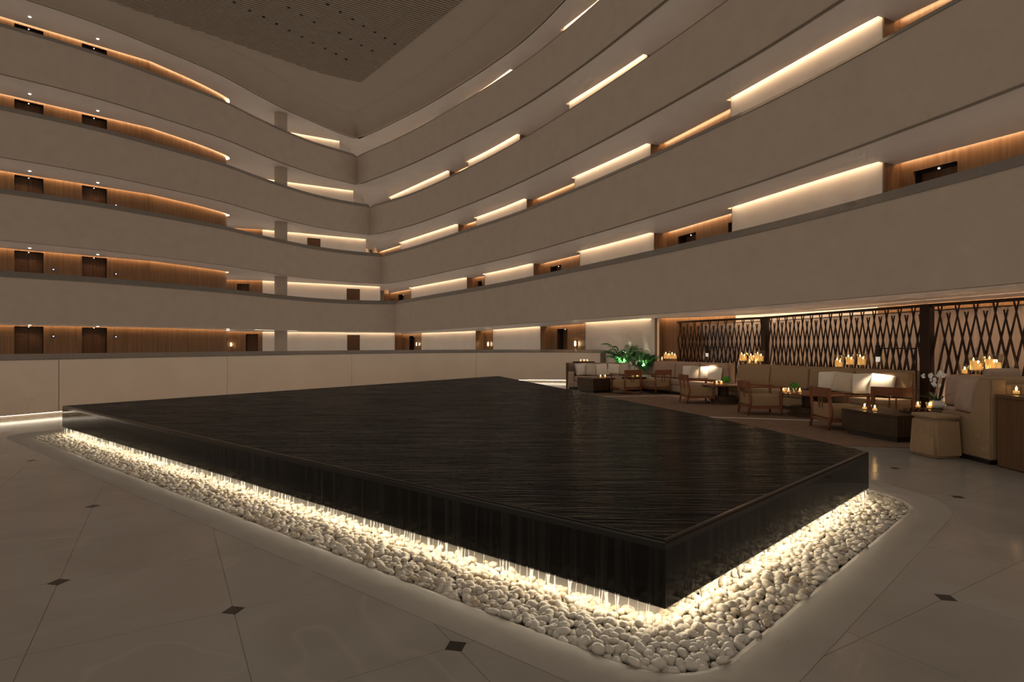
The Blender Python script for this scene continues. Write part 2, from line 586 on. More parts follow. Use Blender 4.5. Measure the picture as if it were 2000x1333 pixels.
TB = [0.0] + [hit(W2, x) for x in BR2[1:]] + [len(W2) - 1.0]
WLS = [(-30, 12.6), (-25, 17.5), (-20, 22.46), (-16.4, 26.0)]
WLC = smoothline([(-16.4, 26.0), (-15.5, 27.85), (-14.98, 29.3), (-14.88, 29.9), (-15.05, 30.35), (-15.6, 30.6)], 0.3)
WOODL = WLS[:-1] + WLC
FARL = [(-17.6, 33.1), (-14.72, 33.95)]
FAREND = {1: (-7.75, 38.0), 2: (-8.6, 37.5), 3: (-9.4, 37.05), 4: (-10.1, 36.65), 5: (-10.85, 36.2)}
DEPTH = 0.52


def ceil_z(k):
    return bz(k + 1)


def floor_z(k):
    return 0.0 if k == 1 else bz(k) + 0.6


def panel(name, seg, z0, z1, m, parent, d0=0.0, d1=0.08, zf=None):
    return sweep(name, seg, [(d0, z0), (d0, z1), (d1, z1), (d1, z0)], m, parent, zf)


def strip(seg, z, parent, m, zf=None, d=-0.13):
    return sweep('cove_light', seg, [(d, z + 0.07), (d, z + 0.12), (d + 0.02, z + 0.12), (d + 0.02, z + 0.07)], m, parent, zf, smooth=False)


def resample(seg, n):
    L = length(seg)
    out, acc, i = [seg[0]], 0.0, 0
    for j in range(1, n):
        want = L * j / n
        while i < len(seg) - 2 and acc + math.dist(seg[i], seg[i + 1]) < want:
            acc += math.dist(seg[i], seg[i + 1])
            i += 1
        u = (want - acc) / math.dist(seg[i], seg[i + 1])
        out.append(at(seg, i + u))
    out.append(seg[-1])
    return out


def alcove(seg, z0, z1, a, w, parent, ztop, leaves=1, depth=0.35, zf=None, light=False):
    """door niche in a wood wall: seg straight plan line, a = distance along, w = width"""
    L = length(seg)
    p = lambda s: at(resample(seg, 40), s / L * 40)
    s0, s1 = p(a), p(a + w)
    n = normals([s0, s1])[0]
    dz = zf(s0) if zf else 0.0
    q0 = (s0[0] + n[0] * depth, s0[1] + n[1] * depth)
    q1 = (s1[0] + n[0] * depth, s1[1] + n[1] * depth)
    h = ztop - z0
    # reveal
    v = [(*s0, z0), (*q0, z0), (*q0, ztop + dz), (*s0, ztop + dz), (*s1, z0), (*q1, z0), (*q1, ztop + dz), (*s1, ztop + dz)]
    rv = pyd('reveal', v, [(0, 1, 2, 3), (4, 7, 6, 5), (3, 2, 6, 7), (1, 5, 6, 2)], M['dark'], parent)
    for i in range(leaves):
        u0, u1 = i / leaves + 0.006, (i + 1) / leaves - 0.006
        a0 = (q0[0] + (q1[0] - q0[0]) * u0, q0[1] + (q1[1] - q0[1]) * u0)
        a1 = (q0[0] + (q1[0] - q0[0]) * u1, q0[1] + (q1[1] - q0[1]) * u1)
        d = panel('door', [a0, a1], z0 + 0.01, ztop - 0.0 + dz, M['doorwood'], parent, -0.03, 0.02)
        if leaves == 1:
            hx = (a0[0] * 0.1 + a1[0] * 0.9 - n[0] * 0.06, a0[1] * 0.1 + a1[1] * 0.9 - n[1] * 0.06)
            box('handle', (hx[0], hx[1], z0 + 1.0), (0.04, 0.04, 0.16), M['metal'], d)
    if light:
        c = ((s0[0] + s1[0]) / 2 + n[0] * depth * 0.45, (s0[1] + s1[1]) / 2 + n[1] * depth * 0.45)
        lathe('downlight', [(0.02, 0), (0.02, 0.02)], M['dls'], parent, 8, (c[0], c[1], ztop + dz - 0.025))


def wood_run(seg, z0, z1, parent, doors, ztop, leaves=1, zf=None, d=0.0, light=False, name='wood_panel'):
    """wood wall along seg with door niches given as (from, width)"""
    S = offset(seg, d) if d else seg
    L = length(S)
    n = 60
    R = resample(S, n)
    cur = 0.0
    for a, w in sorted(doors):
        if a > cur + 0.05:
            panel(name, cut(R, cur / L * n, a / L * n), z0, z1, M['wood'], parent, zf=zf)
        if ztop < z1 - 0.02:
            panel(name, cut(R, a / L * n, (a + w) / L * n), ztop, z1, M['wood'], parent, zf=zf)
        alcove(S, z0, z1, a, w, parent, ztop, leaves, zf=zf, light=light)
        cur = a + w
    if cur < L - 0.05:
        panel(name, cut(R, cur / L * n, n), z0, z1, M['wood'], parent, zf=zf)


def sconce(seg, s, z, parent, d=0.0):
    S = offset(seg, d) if d else seg
    L = length(S)
    p = at(resample(S, 30), s / L * 30)
    n = normals([S[0], S[-1]])[0]
    c = (p[0] - n[0] * 0.10, p[1] - n[1] * 0.10)
    o = lathe('sconce', [(0.03, -0.10), (0.035, -0.05), (0.035, 0.05), (0.03, 0.10)], M['sconce'], parent, 10, (c[0], c[1], z))
    box('bracket', (p[0] - n[0] * 0.045, p[1] - n[1] * 0.045, z - 0.02), (0.05, 0.05, 0.28), M['metal'], o)


for k in range(1, 6):
    z0, z1 = floor_z(k), ceil_z(k)
    zt = z1 + 0.18
    zd = min(z0 + 2.2, z1 - 0.14)
    # --- elevator side
    e = setp(empty('wall_left'), f'walnut panelled elevator lobby wall of the {ORD[k]} storey', 'wall', None, 'structure')
    R = WOODL
    tb = [hit(R, x) for x in (28, 85, 160, 209)]
    S = cut(R, 0, len(WLS) - 1.0)
    Ls = length(S)
    lens = [length(cut(R, 0, t)) for t in tb]
    wood_run(S, z0, zt, e, [(lens[0], lens[1] - lens[0]), (lens[2], lens[3] - lens[2])], z1 - 0.03, 2, light=True)
    panel('wood_panel', WLC, z0, zt, M['wood'], e)
    strip(offset(S, 0)[0:1] + S[1:], z1, e, M['covew'])
    strip(WLC, z1, e, M['covew'])
    # call indicators beside the lifts
    for px in (104, 226):
        p = at(R, hit(R, px))
        n = normals([WLS[2], WLS[3]])[0]
        box('call_indicator', (p[0] - n[0] * 0.02, p[1] - n[1] * 0.02, z0 + 1.72 if k > 1 else 1.85), (0.10, 0.05, 0.07), M['black'], e, rz=0.78)
        box('indicator_lamp', (p[0] - n[0] * 0.055, p[1] - n[1] * 0.055, z0 + 1.72 if k > 1 else 1.85), (0.05, 0.02, 0.03), M['indicator'], e, rz=0.78)
    # --- far wall between the lift lobby and the corner
    e = setp(empty('wall_back'), f'cream far corridor wall of the {ORD[k]} storey behind the round column', 'wall', None, 'structure')
    dl = {1: 480, 2: 463}.get(k)
    doors = []
    if dl:
        t0, t1 = hit(FARL, dl), hit(FARL, dl + 24)
        doors = [(length(cut(FARL, 0, t0)), length(cut(FARL, t0, t1)))]
    wood_run(FARL, z0, zt, e, doors, zd)
    strip(FARL, z1, e, M['covew'])
    if k == 1:
        sconce(FARL, length(cut(FARL, 0, hit(FARL, 452))), 1.52, e)
    line = [FARL[-1], FAREND[k]]
    dpx = {1: (678, 703), 2: (677, 703), 3: (600, 626)}.get(k)
    if dpx:
        t0, t1 = hit(line, dpx[0]), hit(line, dpx[1])
        panel('cream_panel', cut(line, 0, t0), z0, zt, M['white'], e)
        panel('cream_panel', cut(line, t1, 1), z0, zt, M['white'], e)
        panel('cream_panel', cut(line, t0, t1), zd, zt, M['white'], e)
        d = panel('door', cut(line, t0, t1), z0, zd, M['doorwood'], e, 0.03, 0.07)
        q = at(line, t1 - 0.012)
        box('handle', (q[0], q[1] - 0.03, z0 + 1.0), (0.04, 0.06, 0.16), M['metal'], d)
    else:
        panel('cream_panel', line, z0, zt, M['white'], e)
    strip(line, z1, e, M['cove'])
    en = FAREND[k]
    panel('cream_panel', [en, (en[0] - 1.2, en[1] + 2.2)], z0, zt, M['white'], e)
    panel('cream_panel', [(en[0] - 1.2, en[1] + 2.2), lev_shift((-9.6, 42.4), k), lev_shift(W2[0], k)], z0, zt, M['white'], e)
    # --- lounge side
    e = setp(empty('wall_right'), f'corridor wall of cream panels and walnut door bays on the {ORD[k]} storey above the lounge' if k > 1 else 'ground floor wall of cream panels and walnut door bays behind the lounge', 'wall', None, 'structure')
    R = [lev_shift(p, k) for p in W2]
    zf = rise(2) if k == 1 else None
    for i in range(len(TB) - 1):
        t0, t1 = TB[i], TB[i + 1]
        if k == 1 and i >= 6:
            break
        seg = cut(R, t0, t1)
        if i % 2 == 1:                                   # cream panel
            panel('cream_panel', seg, z0, zt, M['white'], e, zf=zf)
            strip(seg, z1, e, M['cove'], zf)
        else:                                            # walnut bay set back
            s0, s1 = seg[0], seg[-1]
            back = [s0, s1] if i < 8 else seg
            L = length(back)
            if i == 0:
                dd = [(L * 0.30, 0.9), (L * 0.82, 0.8)]
            elif L < 1.9:
                dd = [(L * 0.58, L * 0.36)]
            elif i == 8:
                dd = [(0.28, 0.8), (6.5, 1.0)]
            else:
                dd = [(L * 0.17, min(1.0, L * 0.24)), (L * 0.80, min(0.9, L * 0.19))]
            wood_run(back, z0, zt, e, dd, zd, 1, zf=zf, d=DEPTH, light=True)
            nn = normals(back)
            for q, n in ((s0, nn[0]), (s1, nn[-1])):
                panel('return_panel', [q, (q[0] + n[0] * (DEPTH + 0.08), q[1] + n[1] * (DEPTH + 0.08))], z0, zt, M['wood'], e, -0.02, 0.02, zf)
            strip(offset(back, DEPTH), z1, e, M['covew'], zf)
            if k == 1 and i in (0, 2, 4):
                sconce(back, L * (0.62 if i != 2 else 0.35), 1.55, e, DEPTH)

# ground floor wall behind the screens
LOUNGE = offset(smoothline([(4.85, 19.35), (5.9, 18.6), (7.6, 16.2), (8.75, 12.6), (9.6, 9.3), (10.6, 5), (10.8, 0), (10.8, -8)], 0.5), 0.55)
LCZ = 2.55
e = setp(empty('wall_right'), 'ground floor wall behind the dark lattice screens of the lounge', 'wall', None, 'structure')
tt = [0.0, hit(LOUNGE, 1437), hit(LOUNGE, 1714), len(LOUNGE) - 1.0]
for (t0, t1, mm, nm, cv) in ((tt[0], tt[1], M['wood'], 'wood_panel', 'covew'), (tt[1], tt[2], M['white'], 'cream_panel', 'cove'), (tt[2], tt[3], M['wood'], 'wood_panel', 'covew')):
    seg = cut(LOUNGE, t0, t1)
    panel(nm, seg, 0, LCZ + 0.1, mm, e)
    strip(seg, LCZ - 0.17, e, M[cv])
jb = at([lev_shift(p, 1) for p in W2], TB[6])
panel('wood_panel', [jb, LOUNGE[0]], 0, LCZ, M['wood'], e)

# ------------------------------------------------------------------ slabs and soffits
for k in range(2, 7):
    b = bz(k)
    kk = k - 1
    facade = offset(FL[k], 0.16) + offset(FR[k], 0.16)[1:]
    zr = rise(k)
    fz = [b + (zr(p) if (zr and i >= len(FL[k])) else 0.0) for i, p in enumerate(facade)]
    # line of the cove slot, run from the near right end back round to the near left
    R = [lev_shift(p, kk) for p in W2]
    en = FAREND[kk]
    slot = offset([(-42, 1)] + WOODL, -0.16) + [(-15.9, 30.75), (-17.7, 32.9)] + offset(FARL[:1] + [FARL[1], en], -0.16)[1:]
    slot += [(en[0] + 0.1, en[1] + 0.3), (en[0] + 0.25, en[1] + 1.3)]
    tail = offset(R[6:], -0.16)
    sl_right = []
    for i in range(len(TB) - 1):
        t0, t1 = TB[i], TB[i + 1]
        seg = cut(R, t0, t1)
        if i % 2 == 1:
            sl_right += offset(seg, -0.16)
        else:
            back = [seg[0], seg[-1]] if i < 8 else seg
            sl_right += offset(back, DEPTH - 0.16)
    if k == 2:
        sl_right = sl_right[:[j for j, q in enumerate(sl_right) if q[1] < 19.6][0]]
        sl_right += offset(LOUNGE, -0.3)
    slot += sl_right
    zr2 = rise(2) if k == 2 else None
    sz = [b + (zr2(p) if zr2 else 0.0) for p in slot]
    v = [(p[0], p[1], z) for p, z in zip(facade, fz)] + [(p[0], p[1], z) for p, z in zip(reversed(slot), reversed(sz))]
    e = setp(empty('corridor_ceiling'), f'smooth beige soffit over the {ORD[kk]} storey corridor', 'soffit', 'corridor soffits', 'structure')
    so = pyd('soffit', v, [tuple(range(len(v)))], M['soffit'], e)
    # downlights in front of the lifts
    for (x5, y5) in ((58, 33), (191, 76)):
        base = G(x5, y5, bz(6))
        lathe('downlight', [(0.04, -0.012), (0.045, 0.0)], M['dl'], e, 12, (base[0], base[1], b - 0.002))
    # concrete slab above
    body = offset(FL[k], 0.2) + offset(FR[k], 0.2)[1:] + OUTER
    sl = setp(prism('corridor_slab', body, b + 0.18 + (0.13 if k == 2 else 0), b + 0.6, M['soffit']), f'floor slab of the {ORD[k]} storey corridor', 'slab', 'corridor slabs', 'structure')

# ------------------------------------------------------------------ column, ceiling
col = lathe('column', [(0.33, 0.0), (0.33, bz(6) + 0.2)], M['stucco'], None, 32, (-12.77, 31.8, 0))
setp(col, 'round beige column rising through all storeys behind the balcony bands', 'column', None, 'structure')

inner = offset(FL[6], 0.1) + offset(FR[6], 0.1)[1:]
cpoly = inner + [(8.2, -8.5), (-34, -8.5)]
e = setp(empty('ceiling'), 'flat beige atrium ceiling with a large ribbed slat field', 'ceiling', None, 'structure')
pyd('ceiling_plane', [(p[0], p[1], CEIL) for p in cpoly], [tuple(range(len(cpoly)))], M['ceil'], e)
KC = (CEIL - H) * F


def onceil(px, py):
    y = KC / (HOR - py)
    return ((px - 1000) * y / F, y)


SP = [onceil(705, 160), onceil(905, 0), (0.7, 18.6), (2.9, 13.5), (4.2, 8), (4.4, -4), (-28, -4), (-25.0, 9), onceil(-20, -60), onceil(210, 0), onceil(350, 45), onceil(500, 97), onceil(625, 141)]
SPn = np.array(SP)
sd = np.array([0.871, 0.491])
sn = np.array([-0.491, 0.871])
smax = float((SPn @ sn).max())


def clipline(c):
    """span of the slat line n.p = c inside the slat field"""
    xs = []
    n = len(SPn)
    for i in range(n):
        a, b2 = SPn[i], SPn[(i + 1) % n]
        fa, fb = a @ sn - c, b2 @ sn - c
        if fa * fb < 0:
            p = a + (b2 - a) * fa / (fa - fb)
            xs.append(float(p @ sd))
    return (min(xs), max(xs)) if len(xs) >= 2 else None


M['slat'] = noise_mat('ceiling_slat', (0.29, 0.215, 0.15), (0.325, 0.242, 0.17), 2, rough=0.6, spec=0.2)
M['slatback'] = mat('slat_backing', (0.060, 0.040, 0.028), 0.8, 0.1)
pyd('slat_backing', [(p[0], p[1], CEIL - 0.004) for p in SP], [tuple(range(len(SP)))], M['slatback'], e)
PITCH = 0.145
slats = []
for i in range(150):
    c = smax - 0.06 - PITCH * i
    sa_, sb_ = clipline(c - 0.042), clipline(c + 0.042)
    if not sa_ or not sb_ or min(sa_[1] - sa_[0], sb_[1] - sb_[0]) < 0.15:
        continue
    vv = []
    for z in (CEIL - 0.065, CEIL - 0.005):
        for (cc_, ss_) in ((c - 0.042, sa_), (c + 0.042, sb_)):
            for u in ((ss_[0] + 0.02, ss_[1] - 0.02) if cc_ < c else (ss_[1] - 0.02, ss_[0] + 0.02)):
                q = sd * u + sn * cc_
                vv.append((q[0], q[1], z))
    pyd('slat', vv, [(3, 2, 1, 0), (4, 5, 6, 7), (0, 1, 5, 4), (1, 2, 6, 5), (2, 3, 7, 6), (3, 0, 4, 7)], M['slat'], e)
holes = [(60, 120), (160, 175), (260, 225), (360, 275), (445, 322), (540, 368), (625, 410), (705, 452), (255, 45), (355, 103), (455, 160), (650, 243), (740, 293), (825, 342), (908, 385), (560, 20), (660, 80), (755, 137), (840, 190), (930, 240), (1008, 287), (1085, 330), (-170, 5), (-50, 70)]
for hx, hy in holes:
    p = onceil(500 + hx / 4, hy / 4)
    lathe('downlight', [(0.055, 0.0), (0.055, 0.05)], M['black'], e, 10, (p[0], p[1], CEIL - 0.085))

# ------------------------------------------------------------------ low wall round the water court
LW = smoothline([(-15.6, 0.5), (-13.4, 5.0), (-11.6, 8.5), (-10.05, 11.3), (-9.5, 12.3), (-7.9, 15.55), (-5.9, 18.7), (-3.2, 21.5), (0.2, 23.1), (2.2, 22.9), (3.35, 21.9)], 0.4)
e = setp(empty('low_wall'), 'low curved cream panelled wall with dark sloping top around the water court', 'wall', None, 'structure')
ts = [0.0] + [hit(LW, x) for x in (115, 444, 687, 930)] + [len(LW) - 1.0]
for i in range(len(ts) - 1):
    seg = cut(LW, ts[i] + (0.012 if i else 0), ts[i + 1] - 0.012)
    sweep('panel', seg, [(0, 0.09), (0, 1.2), (0.06, 1.2), (0.06, 0.09)], M['lowwall'], e)
sweep('backing', LW, [(0.03, 0.10), (0.03, 1.19), (0.5, 1.19), (0.5, 0.0), (0.16, 0.0), (0.16, 0.10)], M['cap'], e)
sweep('sloped_sill', LW, [(-0.01, 1.19), (-0.01, 1.205), (0.5, 1.31), (0.56, 1.31), (0.56, 1.0), (0.5, 1.0), (0.5, 1.19)], M['cap'], e)
sweep('wash_light', LW, [(0.10, 0.075), (0.10, 0.09), (0.14, 0.09), (0.14, 0.075)], M['wash'], e, smooth=False)

# ------------------------------------------------------------------ floor, pit, tiles
BA, BB, BC, B1, BD = (-7.69, 9.84), (0.816, 3.058), (3.49, 5.63), (2.95, 8.1), (-0.45, 19.3)
BLK = [BA, BB, BC, B1, BD]                     # runs counter-clockwise
HT, HB = 0.458, 0.10


def offpoly(poly, ds):
    """move each edge outwards by its own distance"""
    n = len(poly)
    lines = []
    for i in range(n):
        a, b = np.array(poly[i]), np.array(poly[(i + 1) % n])
        d = (b - a) / np.linalg.norm(b - a)
        nn = np.array([d[1], -d[0]])
        lines.append((a + nn * ds[i], d))
    out = []
    for i in range(n):
        p, d = lines[i - 1]
        q, e2 = lines[i]
        A = np.array([[d[0], -e2[0]], [d[1], -e2[1]]])
        t = np.linalg.solve(A, q - p)
        out.append(tuple(p + d * t[0]))
    return out


def roundpoly(poly, r, n=10):
    out = []
    m = len(poly)
    for i in range(m):
        p, a, b = np.array(poly[i]), np.array(poly[i - 1]), np.array(poly[(i + 1) % m])
        u, w = (a - p), (b - p)
        u /= np.linalg.norm(u)
        w /= np.linalg.norm(w)
        for k in range(n + 1):
            t = k / n
            out.append(tuple((1 - t) ** 2 * (p + u * r) + 2 * t * (1 - t) * p + t * t * (p + w * r)))
    return out


PITC = offpoly(BLK, [0.42, 0.36, 0.34, 0.34, 0.16])
PIT = roundpoly(PITC, 0.42)
KERB = roundpoly(offpoly(BLK, [0.74, 0.68, 0.66, 0.66, 0.48]), 0.62)
cen = np.mean(np.array(BLK), 0)
e_floor = setp(empty('floor'), 'polished taupe marble floor of large square tiles with small dark inlays', 'floor', None, 'structure')
np_ = len(KERB)
far = []
for p in KERB:
    d = np.array(p) - cen
    d /= max(abs(d[0]) / 46.0, abs(d[1]) / 56.0)
    far.append(tuple(cen + d))
v = [(p[0], p[1], -0.004) for p in roundpoly(offpoly(BLK, [0.66, 0.60, 0.58, 0.58, 0.40]), 0.56)] + [(p[0], p[1], -0.004) for p in far]
f = [(i, np_ + i, np_ + (i + 1) % np_, (i + 1) % np_) for i in range(np_)]
pyd('floor_base', v, f, M['marble'], e_floor)
# rim stone round the pit
MARG = [0.42, 0.36, 0.34, 0.34, 0.16]
RIM = [(0.0, -0.09), (0.0, -0.027), (0.035, -0.0185), (0.08, -0.0105), (0.13, -0.0047), (0.19, -0.0013), (0.25, 0.0)]
v, f = [], []
for d, z in RIM:
    v += [(p[0], p[1], z) for p in roundpoly(offpoly(BLK, [m_ + d for m_ in MARG]), 0.42 + d * 0.6)]
v += [(p[0], p[1], 0.0) for p in KERB]
for r in range(len(RIM)):
    f += [(r * np_ + i, (r + 1) * np_ + i, (r + 1) * np_ + (i + 1) % np_, r * np_ + (i + 1) % np_) for i in range(np_)]
pyd('rim_stone', v, f, M['honed'], e_floor, smooth=True)
pyd('pit_base', [(p[0], p[1], -0.09) for p in PIT], [tuple(range(np_))], M['pitbase'], e_floor)


def clip(poly, p, n, keep_out):
    """half-plane clip; n points outwards"""
    out = []
    m = len(poly)
    s = 1 if keep_out else -1
    for i in range(m):
        a, b = np.array(poly[i]), np.array(poly[(i + 1) % m])
        fa, fb = s * ((a - p) @ n), s * ((b - p) @ n)
        if fa >= 0: out.append(tuple(a))
        if fa * fb < 0: out.append(tuple(a + (b - a) * fa / (fa - fb)))
    return out


def area(poly):
    P = np.array(poly)
    return 0.5 * abs(float(np.sum(P[:, 0] * np.roll(P[:, 1], -1) - P[:, 1] * np.roll(P[:, 0], -1))))


def minus(tile, conv):
    """tile minus a convex counter-clockwise polygon"""
    rest, parts = tile, []
    n = len(conv)
    for i in range(n):
        a, b = np.array(conv[i]), np.array(conv[(i + 1) % n])
        d = b - a
        if np.linalg.norm(d) < 1e-6: continue
        nn = np.array([d[1], -d[0]]) / np.linalg.norm(d)
        o = clip(rest, a, nn, True)
        if len(o) > 2 and area(o) > 1e-5: parts.append(o)
        rest = clip(rest, a, nn, False)
        if len(rest) < 3: break
    return parts


TC, TP = np.array([-0.515, 0.857]), np.array([0.857, 0.515])
LC, LP = 0.998, 0.909
TO = np.array([-0.28, 2.863])
KSIMPLE = roundpoly(offpoly(BLK, [0.742, 0.682, 0.662, 0.662, 0.482]), 0.62, 6)


def inside(p, poly):
    x, y = p
    c = False
    n = len(poly)
    for i in range(n):
        a, b = poly[i], poly[(i + 1) % n]
        if (a[1] > y) != (b[1] > y) and x < (b[0] - a[0]) * (y - a[1]) / (b[1] - a[1]) + a[0]:
            c = not c
    return c


RUGP = [(3.62, 8.9), (2.75, 13.6), (1.7, 18.4), (1.95, 18.75), (3.9, 18.7), (5.2, 16.5), (6.3, 13.8), (7.1, 11.6), (7.2, 9.9), (7.2, 8.35), (5.6, 8.35)]
ntile = 0
for i in range(-14, 22):
    for j in range(-14, 22):
        c0 = TO + TC * LC * i + TP * LP * j
        cc = c0 + TC * LC / 2 + TP * LP / 2
        if cc[1] < 1.2 or cc[1] > 13.0 or abs(cc[0]) > cc[1] * 0.95 + 1.6: continue
        g = 0.0014
        q = [tuple(c0 + TC * g + TP * g), tuple(c0 + TC * (LC - g) + TP * g), tuple(c0 + TC * (LC - g) + TP * (LP - g)), tuple(c0 + TC * g + TP * (LP - g))]
        # keep to the camera side of the low wall and off the rug
        t = hit(LW, 1000 + F * cc[0] / cc[1])
        if t is not None and math.hypot(*at(LW, t)) < math.hypot(*cc) - 0.3: continue
        if sum(inside(p, RUGP) for p in q) == 4: continue
        q = q[::-1]
        parts = minus(q, KSIMPLE)
        if not parts: continue
        v, f = [], []
        for P in parts:
            b0 = len(v)
            v += [(p[0], p[1], 0.0) for p in P]
            f.append(tuple(range(b0, b0 + len(P))))
        bm = bmesh.new()
        vs = [bm.verts.new(x) for x in v]
        for ff in f: bm.faces.new([vs[x] for x in ff])
        bmesh.ops.remove_doubles(bm, verts=bm.verts, dist=1e-4)
        r = bmesh.ops.extrude_face_region(bm, geom=bm.faces[:])
        bmesh.ops.translate(bm, vec=(0, 0, -0.012), verts=[x for x in r['geom'] if isinstance(x, bmesh.types.BMVert)])
        bmo('tile', bm, M['marble'], e_floor)
        ntile += 1
        if (i + j) % 2 == 0 and not inside(c0, KERB) and not inside(c0, RUGP):
            box('inlay', (c0[0], c0[1], -0.002), (0.085, 0.085, 0.006), M['inlay'], e_floor, rz=math.radians(78.5))

# ------------------------------------------------------------------ the water feature
e_w = setp(empty('water_table', (0, 0, 0)), 'huge low black granite water table with sheets of water spilling over its edges', 'fountain')
e_w.location = (0, 0, 0)
inn = offpoly(BLK, [-0.03] * 5)
prism('core', inn, HB, HT - 0.012, M['granite'], e_w)
# top surface of still water with rounded spill edge
rings = [(0.0, HT - 0.05), (0.0, HT - 0.018), (-0.004, HT - 0.008), (-0.012, HT - 0.002), (-0.025, HT)]
v, f = [], []
for d, z in rings:
    v += [(p[0], p[1], z) for p in offpoly(BLK, [d] * 5)]
for r in range(len(rings) - 1):
    for i in range(5):
        f.append((r * 5 + i, r * 5 + (i + 1) % 5, (r + 1) * 5 + (i + 1) % 5, (r + 1) * 5 + i))
pyd('spill_edge', v, f, M['wetedge'], e_w)
top = offpoly(BLK, [-0.025] * 5)
pyd('water_surface', [(p[0], p[1], HT) for p in top], [tuple(range(5))], M['water'], e_w)
# side panels with joints
AB = [BA, BB]
s0 = length(cut(AB, 0, hit(AB, 935)))
s1 = length(cut(AB, 0, hit(AB, 1097)))
LAB = length(AB)


def face(a, b, cuts):
    L = math.dist(a, b)
    cs = [0.0] + [c for c in cuts if 0.05 < c < L - 0.05] + [L]
    d = np.array([(b[0] - a[0]) / L, (b[1] - a[1]) / L])
    n = np.array([d[1], -d[0]])
    for i in range(len(cs) - 1):
        u0, u1 = cs[i] + (0.0015 if i else 0.0), cs[i + 1] - (0.0015 if i < len(cs) - 2 else 0.0)
        p0, p1 = np.array(a) + d * u0, np.array(a) + d * u1
        q0, q1 = p0 - n * 0.029, p1 - n * 0.029
        z0, z1 = HB, HT - 0.05
        vv = [(*p0, z0), (*p1, z0), (*p1, z1), (*p0, z1), (*q0, z0), (*q1, z0), (*q1, z1), (*q0, z1)]
        pyd('granite_panel', vv, [(0, 1, 2, 3), (5, 4, 7, 6), (4, 0, 3, 7), (1, 5, 6, 2), (3, 2, 6, 7), (4, 5, 1, 0)], M['granite'], e_w)


sp = s1 - s0
face(BA, BB, sorted(set([round(s0 - 3.6, 3), round(s0 - 7.0, 3), round(s0, 3), round(s1, 3)])))
face(BB, BC, [1.25, 2.6])
face(BC, B1, [])
face(B1, BD, [4, 8])
face(BD, BA, [4, 8])
prism('plinth', offpoly(BLK, [-0.45] * 5), -0.09, HB, M['black'], e_w)
prism('underside', offpoly(BLK, [-0.004] * 5), HB - 0.008, HB, M['black'], e_w)
for i in range(5):
    a, b = offpoly(BLK, [-0.05] * 5)[i], offpoly(BLK, [-0.05] * 5)[(i + 1) % 5]
    L = math.dist(a, b)
    c = ((a[0] + b[0]) / 2, (a[1] + b[1]) / 2, HB - 0.016)
    box('light_strip', c, (L - 0.1, 0.02, 0.012), M['basinlight'], e_w, rz=math.atan2(b[1] - a[1], b[0] - a[0]))
# strands of falling water below the edges
v, f = [], []
for a, b in ((BA, BB), (BB, BC)):
    L = math.dist(a, b)
    d = np.array([(b[0] - a[0]) / L, (b[1] - a[1]) / L])
    n = np.array([d[1], -d[0]])
    s = 0.05
    while s < L - 0.05:
        w = random.choice((0.003, 0.005, 0.008, 0.014, 0.03))
        p = np.array(a) + d * s + n * 0.004
        lean = random.uniform(-0.012, 0.012)
        w2 = w * random.uniform(0.3, 0.8)
        m0 = len(v)
        for u, z, ww in ((0.0, HB + 0.004, w), (0.5, HB - 0.045, (w + w2) / 2), (1.0, -0.03, w2)):
            x = p + d * lean * u + n * 0.006 * u
            v += [(*(x - d * ww / 2), z), (*(x + n * ww * 0.3), z), (*(x + d * ww / 2), z)]
        for r in range(2):
            for q in range(2):
                f.append((m0 + r * 3 + q, m0 + r * 3 + q + 1, m0 + r * 3 + q + 4, m0 + r * 3 + q + 3))
        s += w + random.choice((0.012, 0.02, 0.03, 0.05, 0.08))
o = pyd('falling_water', v, f, M['strand'], e_w, smooth=True)
setp(o, 'thin strands of falling water', kind='stuff')


# ------------------------------------------------------------------ pebbles
def ico(sub):
    bm = bmesh.new()
    bmesh.ops.create_icosphere(bm, subdivisions=sub, radius=1.0)
    V = np.array([x.co[:] for x in bm.verts])
    Fc = np.array([[x.index for x in y.verts] for y in bm.faces])
    bm.free()
    return V, Fc


IV, IF = ico(2)
VAR = []
for i in range(10):
    fq = RNG.normal(size=(3, 3)) * 1.4
    ph = RNG.uniform(0, 6, 3)
    r = 1 + 0.10 * np.sin(IV @ fq + ph).sum(1)
    q = IV * r[:, None]
    q = np.sign(q) * np.abs(q) ** 0.9
    VAR.append(q)
pts = []
blk_in = offpoly(BLK, [-0.22] * 5)
pit_in = offpoly(BLK, [0.405, 0.345, 0.32, 0.32, 0.15])
pit_in = roundpoly(pit_in, 0.40, 6)


def rotm(a, b, c):
    ca, sa, cb, sb, cc, s2 = math.cos(a), math.sin(a), math.cos(b), math.sin(b), math.cos(c), math.sin(c)
    return np.array([[ca, -sa, 0], [sa, ca, 0], [0, 0, 1]]) @ np.array([[1, 0, 0], [0, cb, -sb], [0, sb, cb]]) @ np.array([[cc, 0, s2], [0, 1, 0], [-s2, 0, cc]])


def scatter(a, b, d0, d1, step, zlo, zhi, ext0=0.0, ext1=0.0):
    L = math.dist(a, b)
    d = np.array([(b[0] - a[0]) / L, (b[1] - a[1]) / L])
    n = np.array([d[1], -d[0]])
    s = -ext0
    row = 0
    while s < L + ext1:
        t = d0 + (step / 2 if row % 2 else 0)
        while t < d1:
            p = np.array(a) + d * (s + random.uniform(-0.3, 0.3) * step) + n * (t + random.uniform(-0.3, 0.3) * step)
            if inside(p, pit_in):
                pts.append((p[0], p[1], random.uniform(zlo, zhi)))
            t += step
        s += step * 0.9
        row += 1


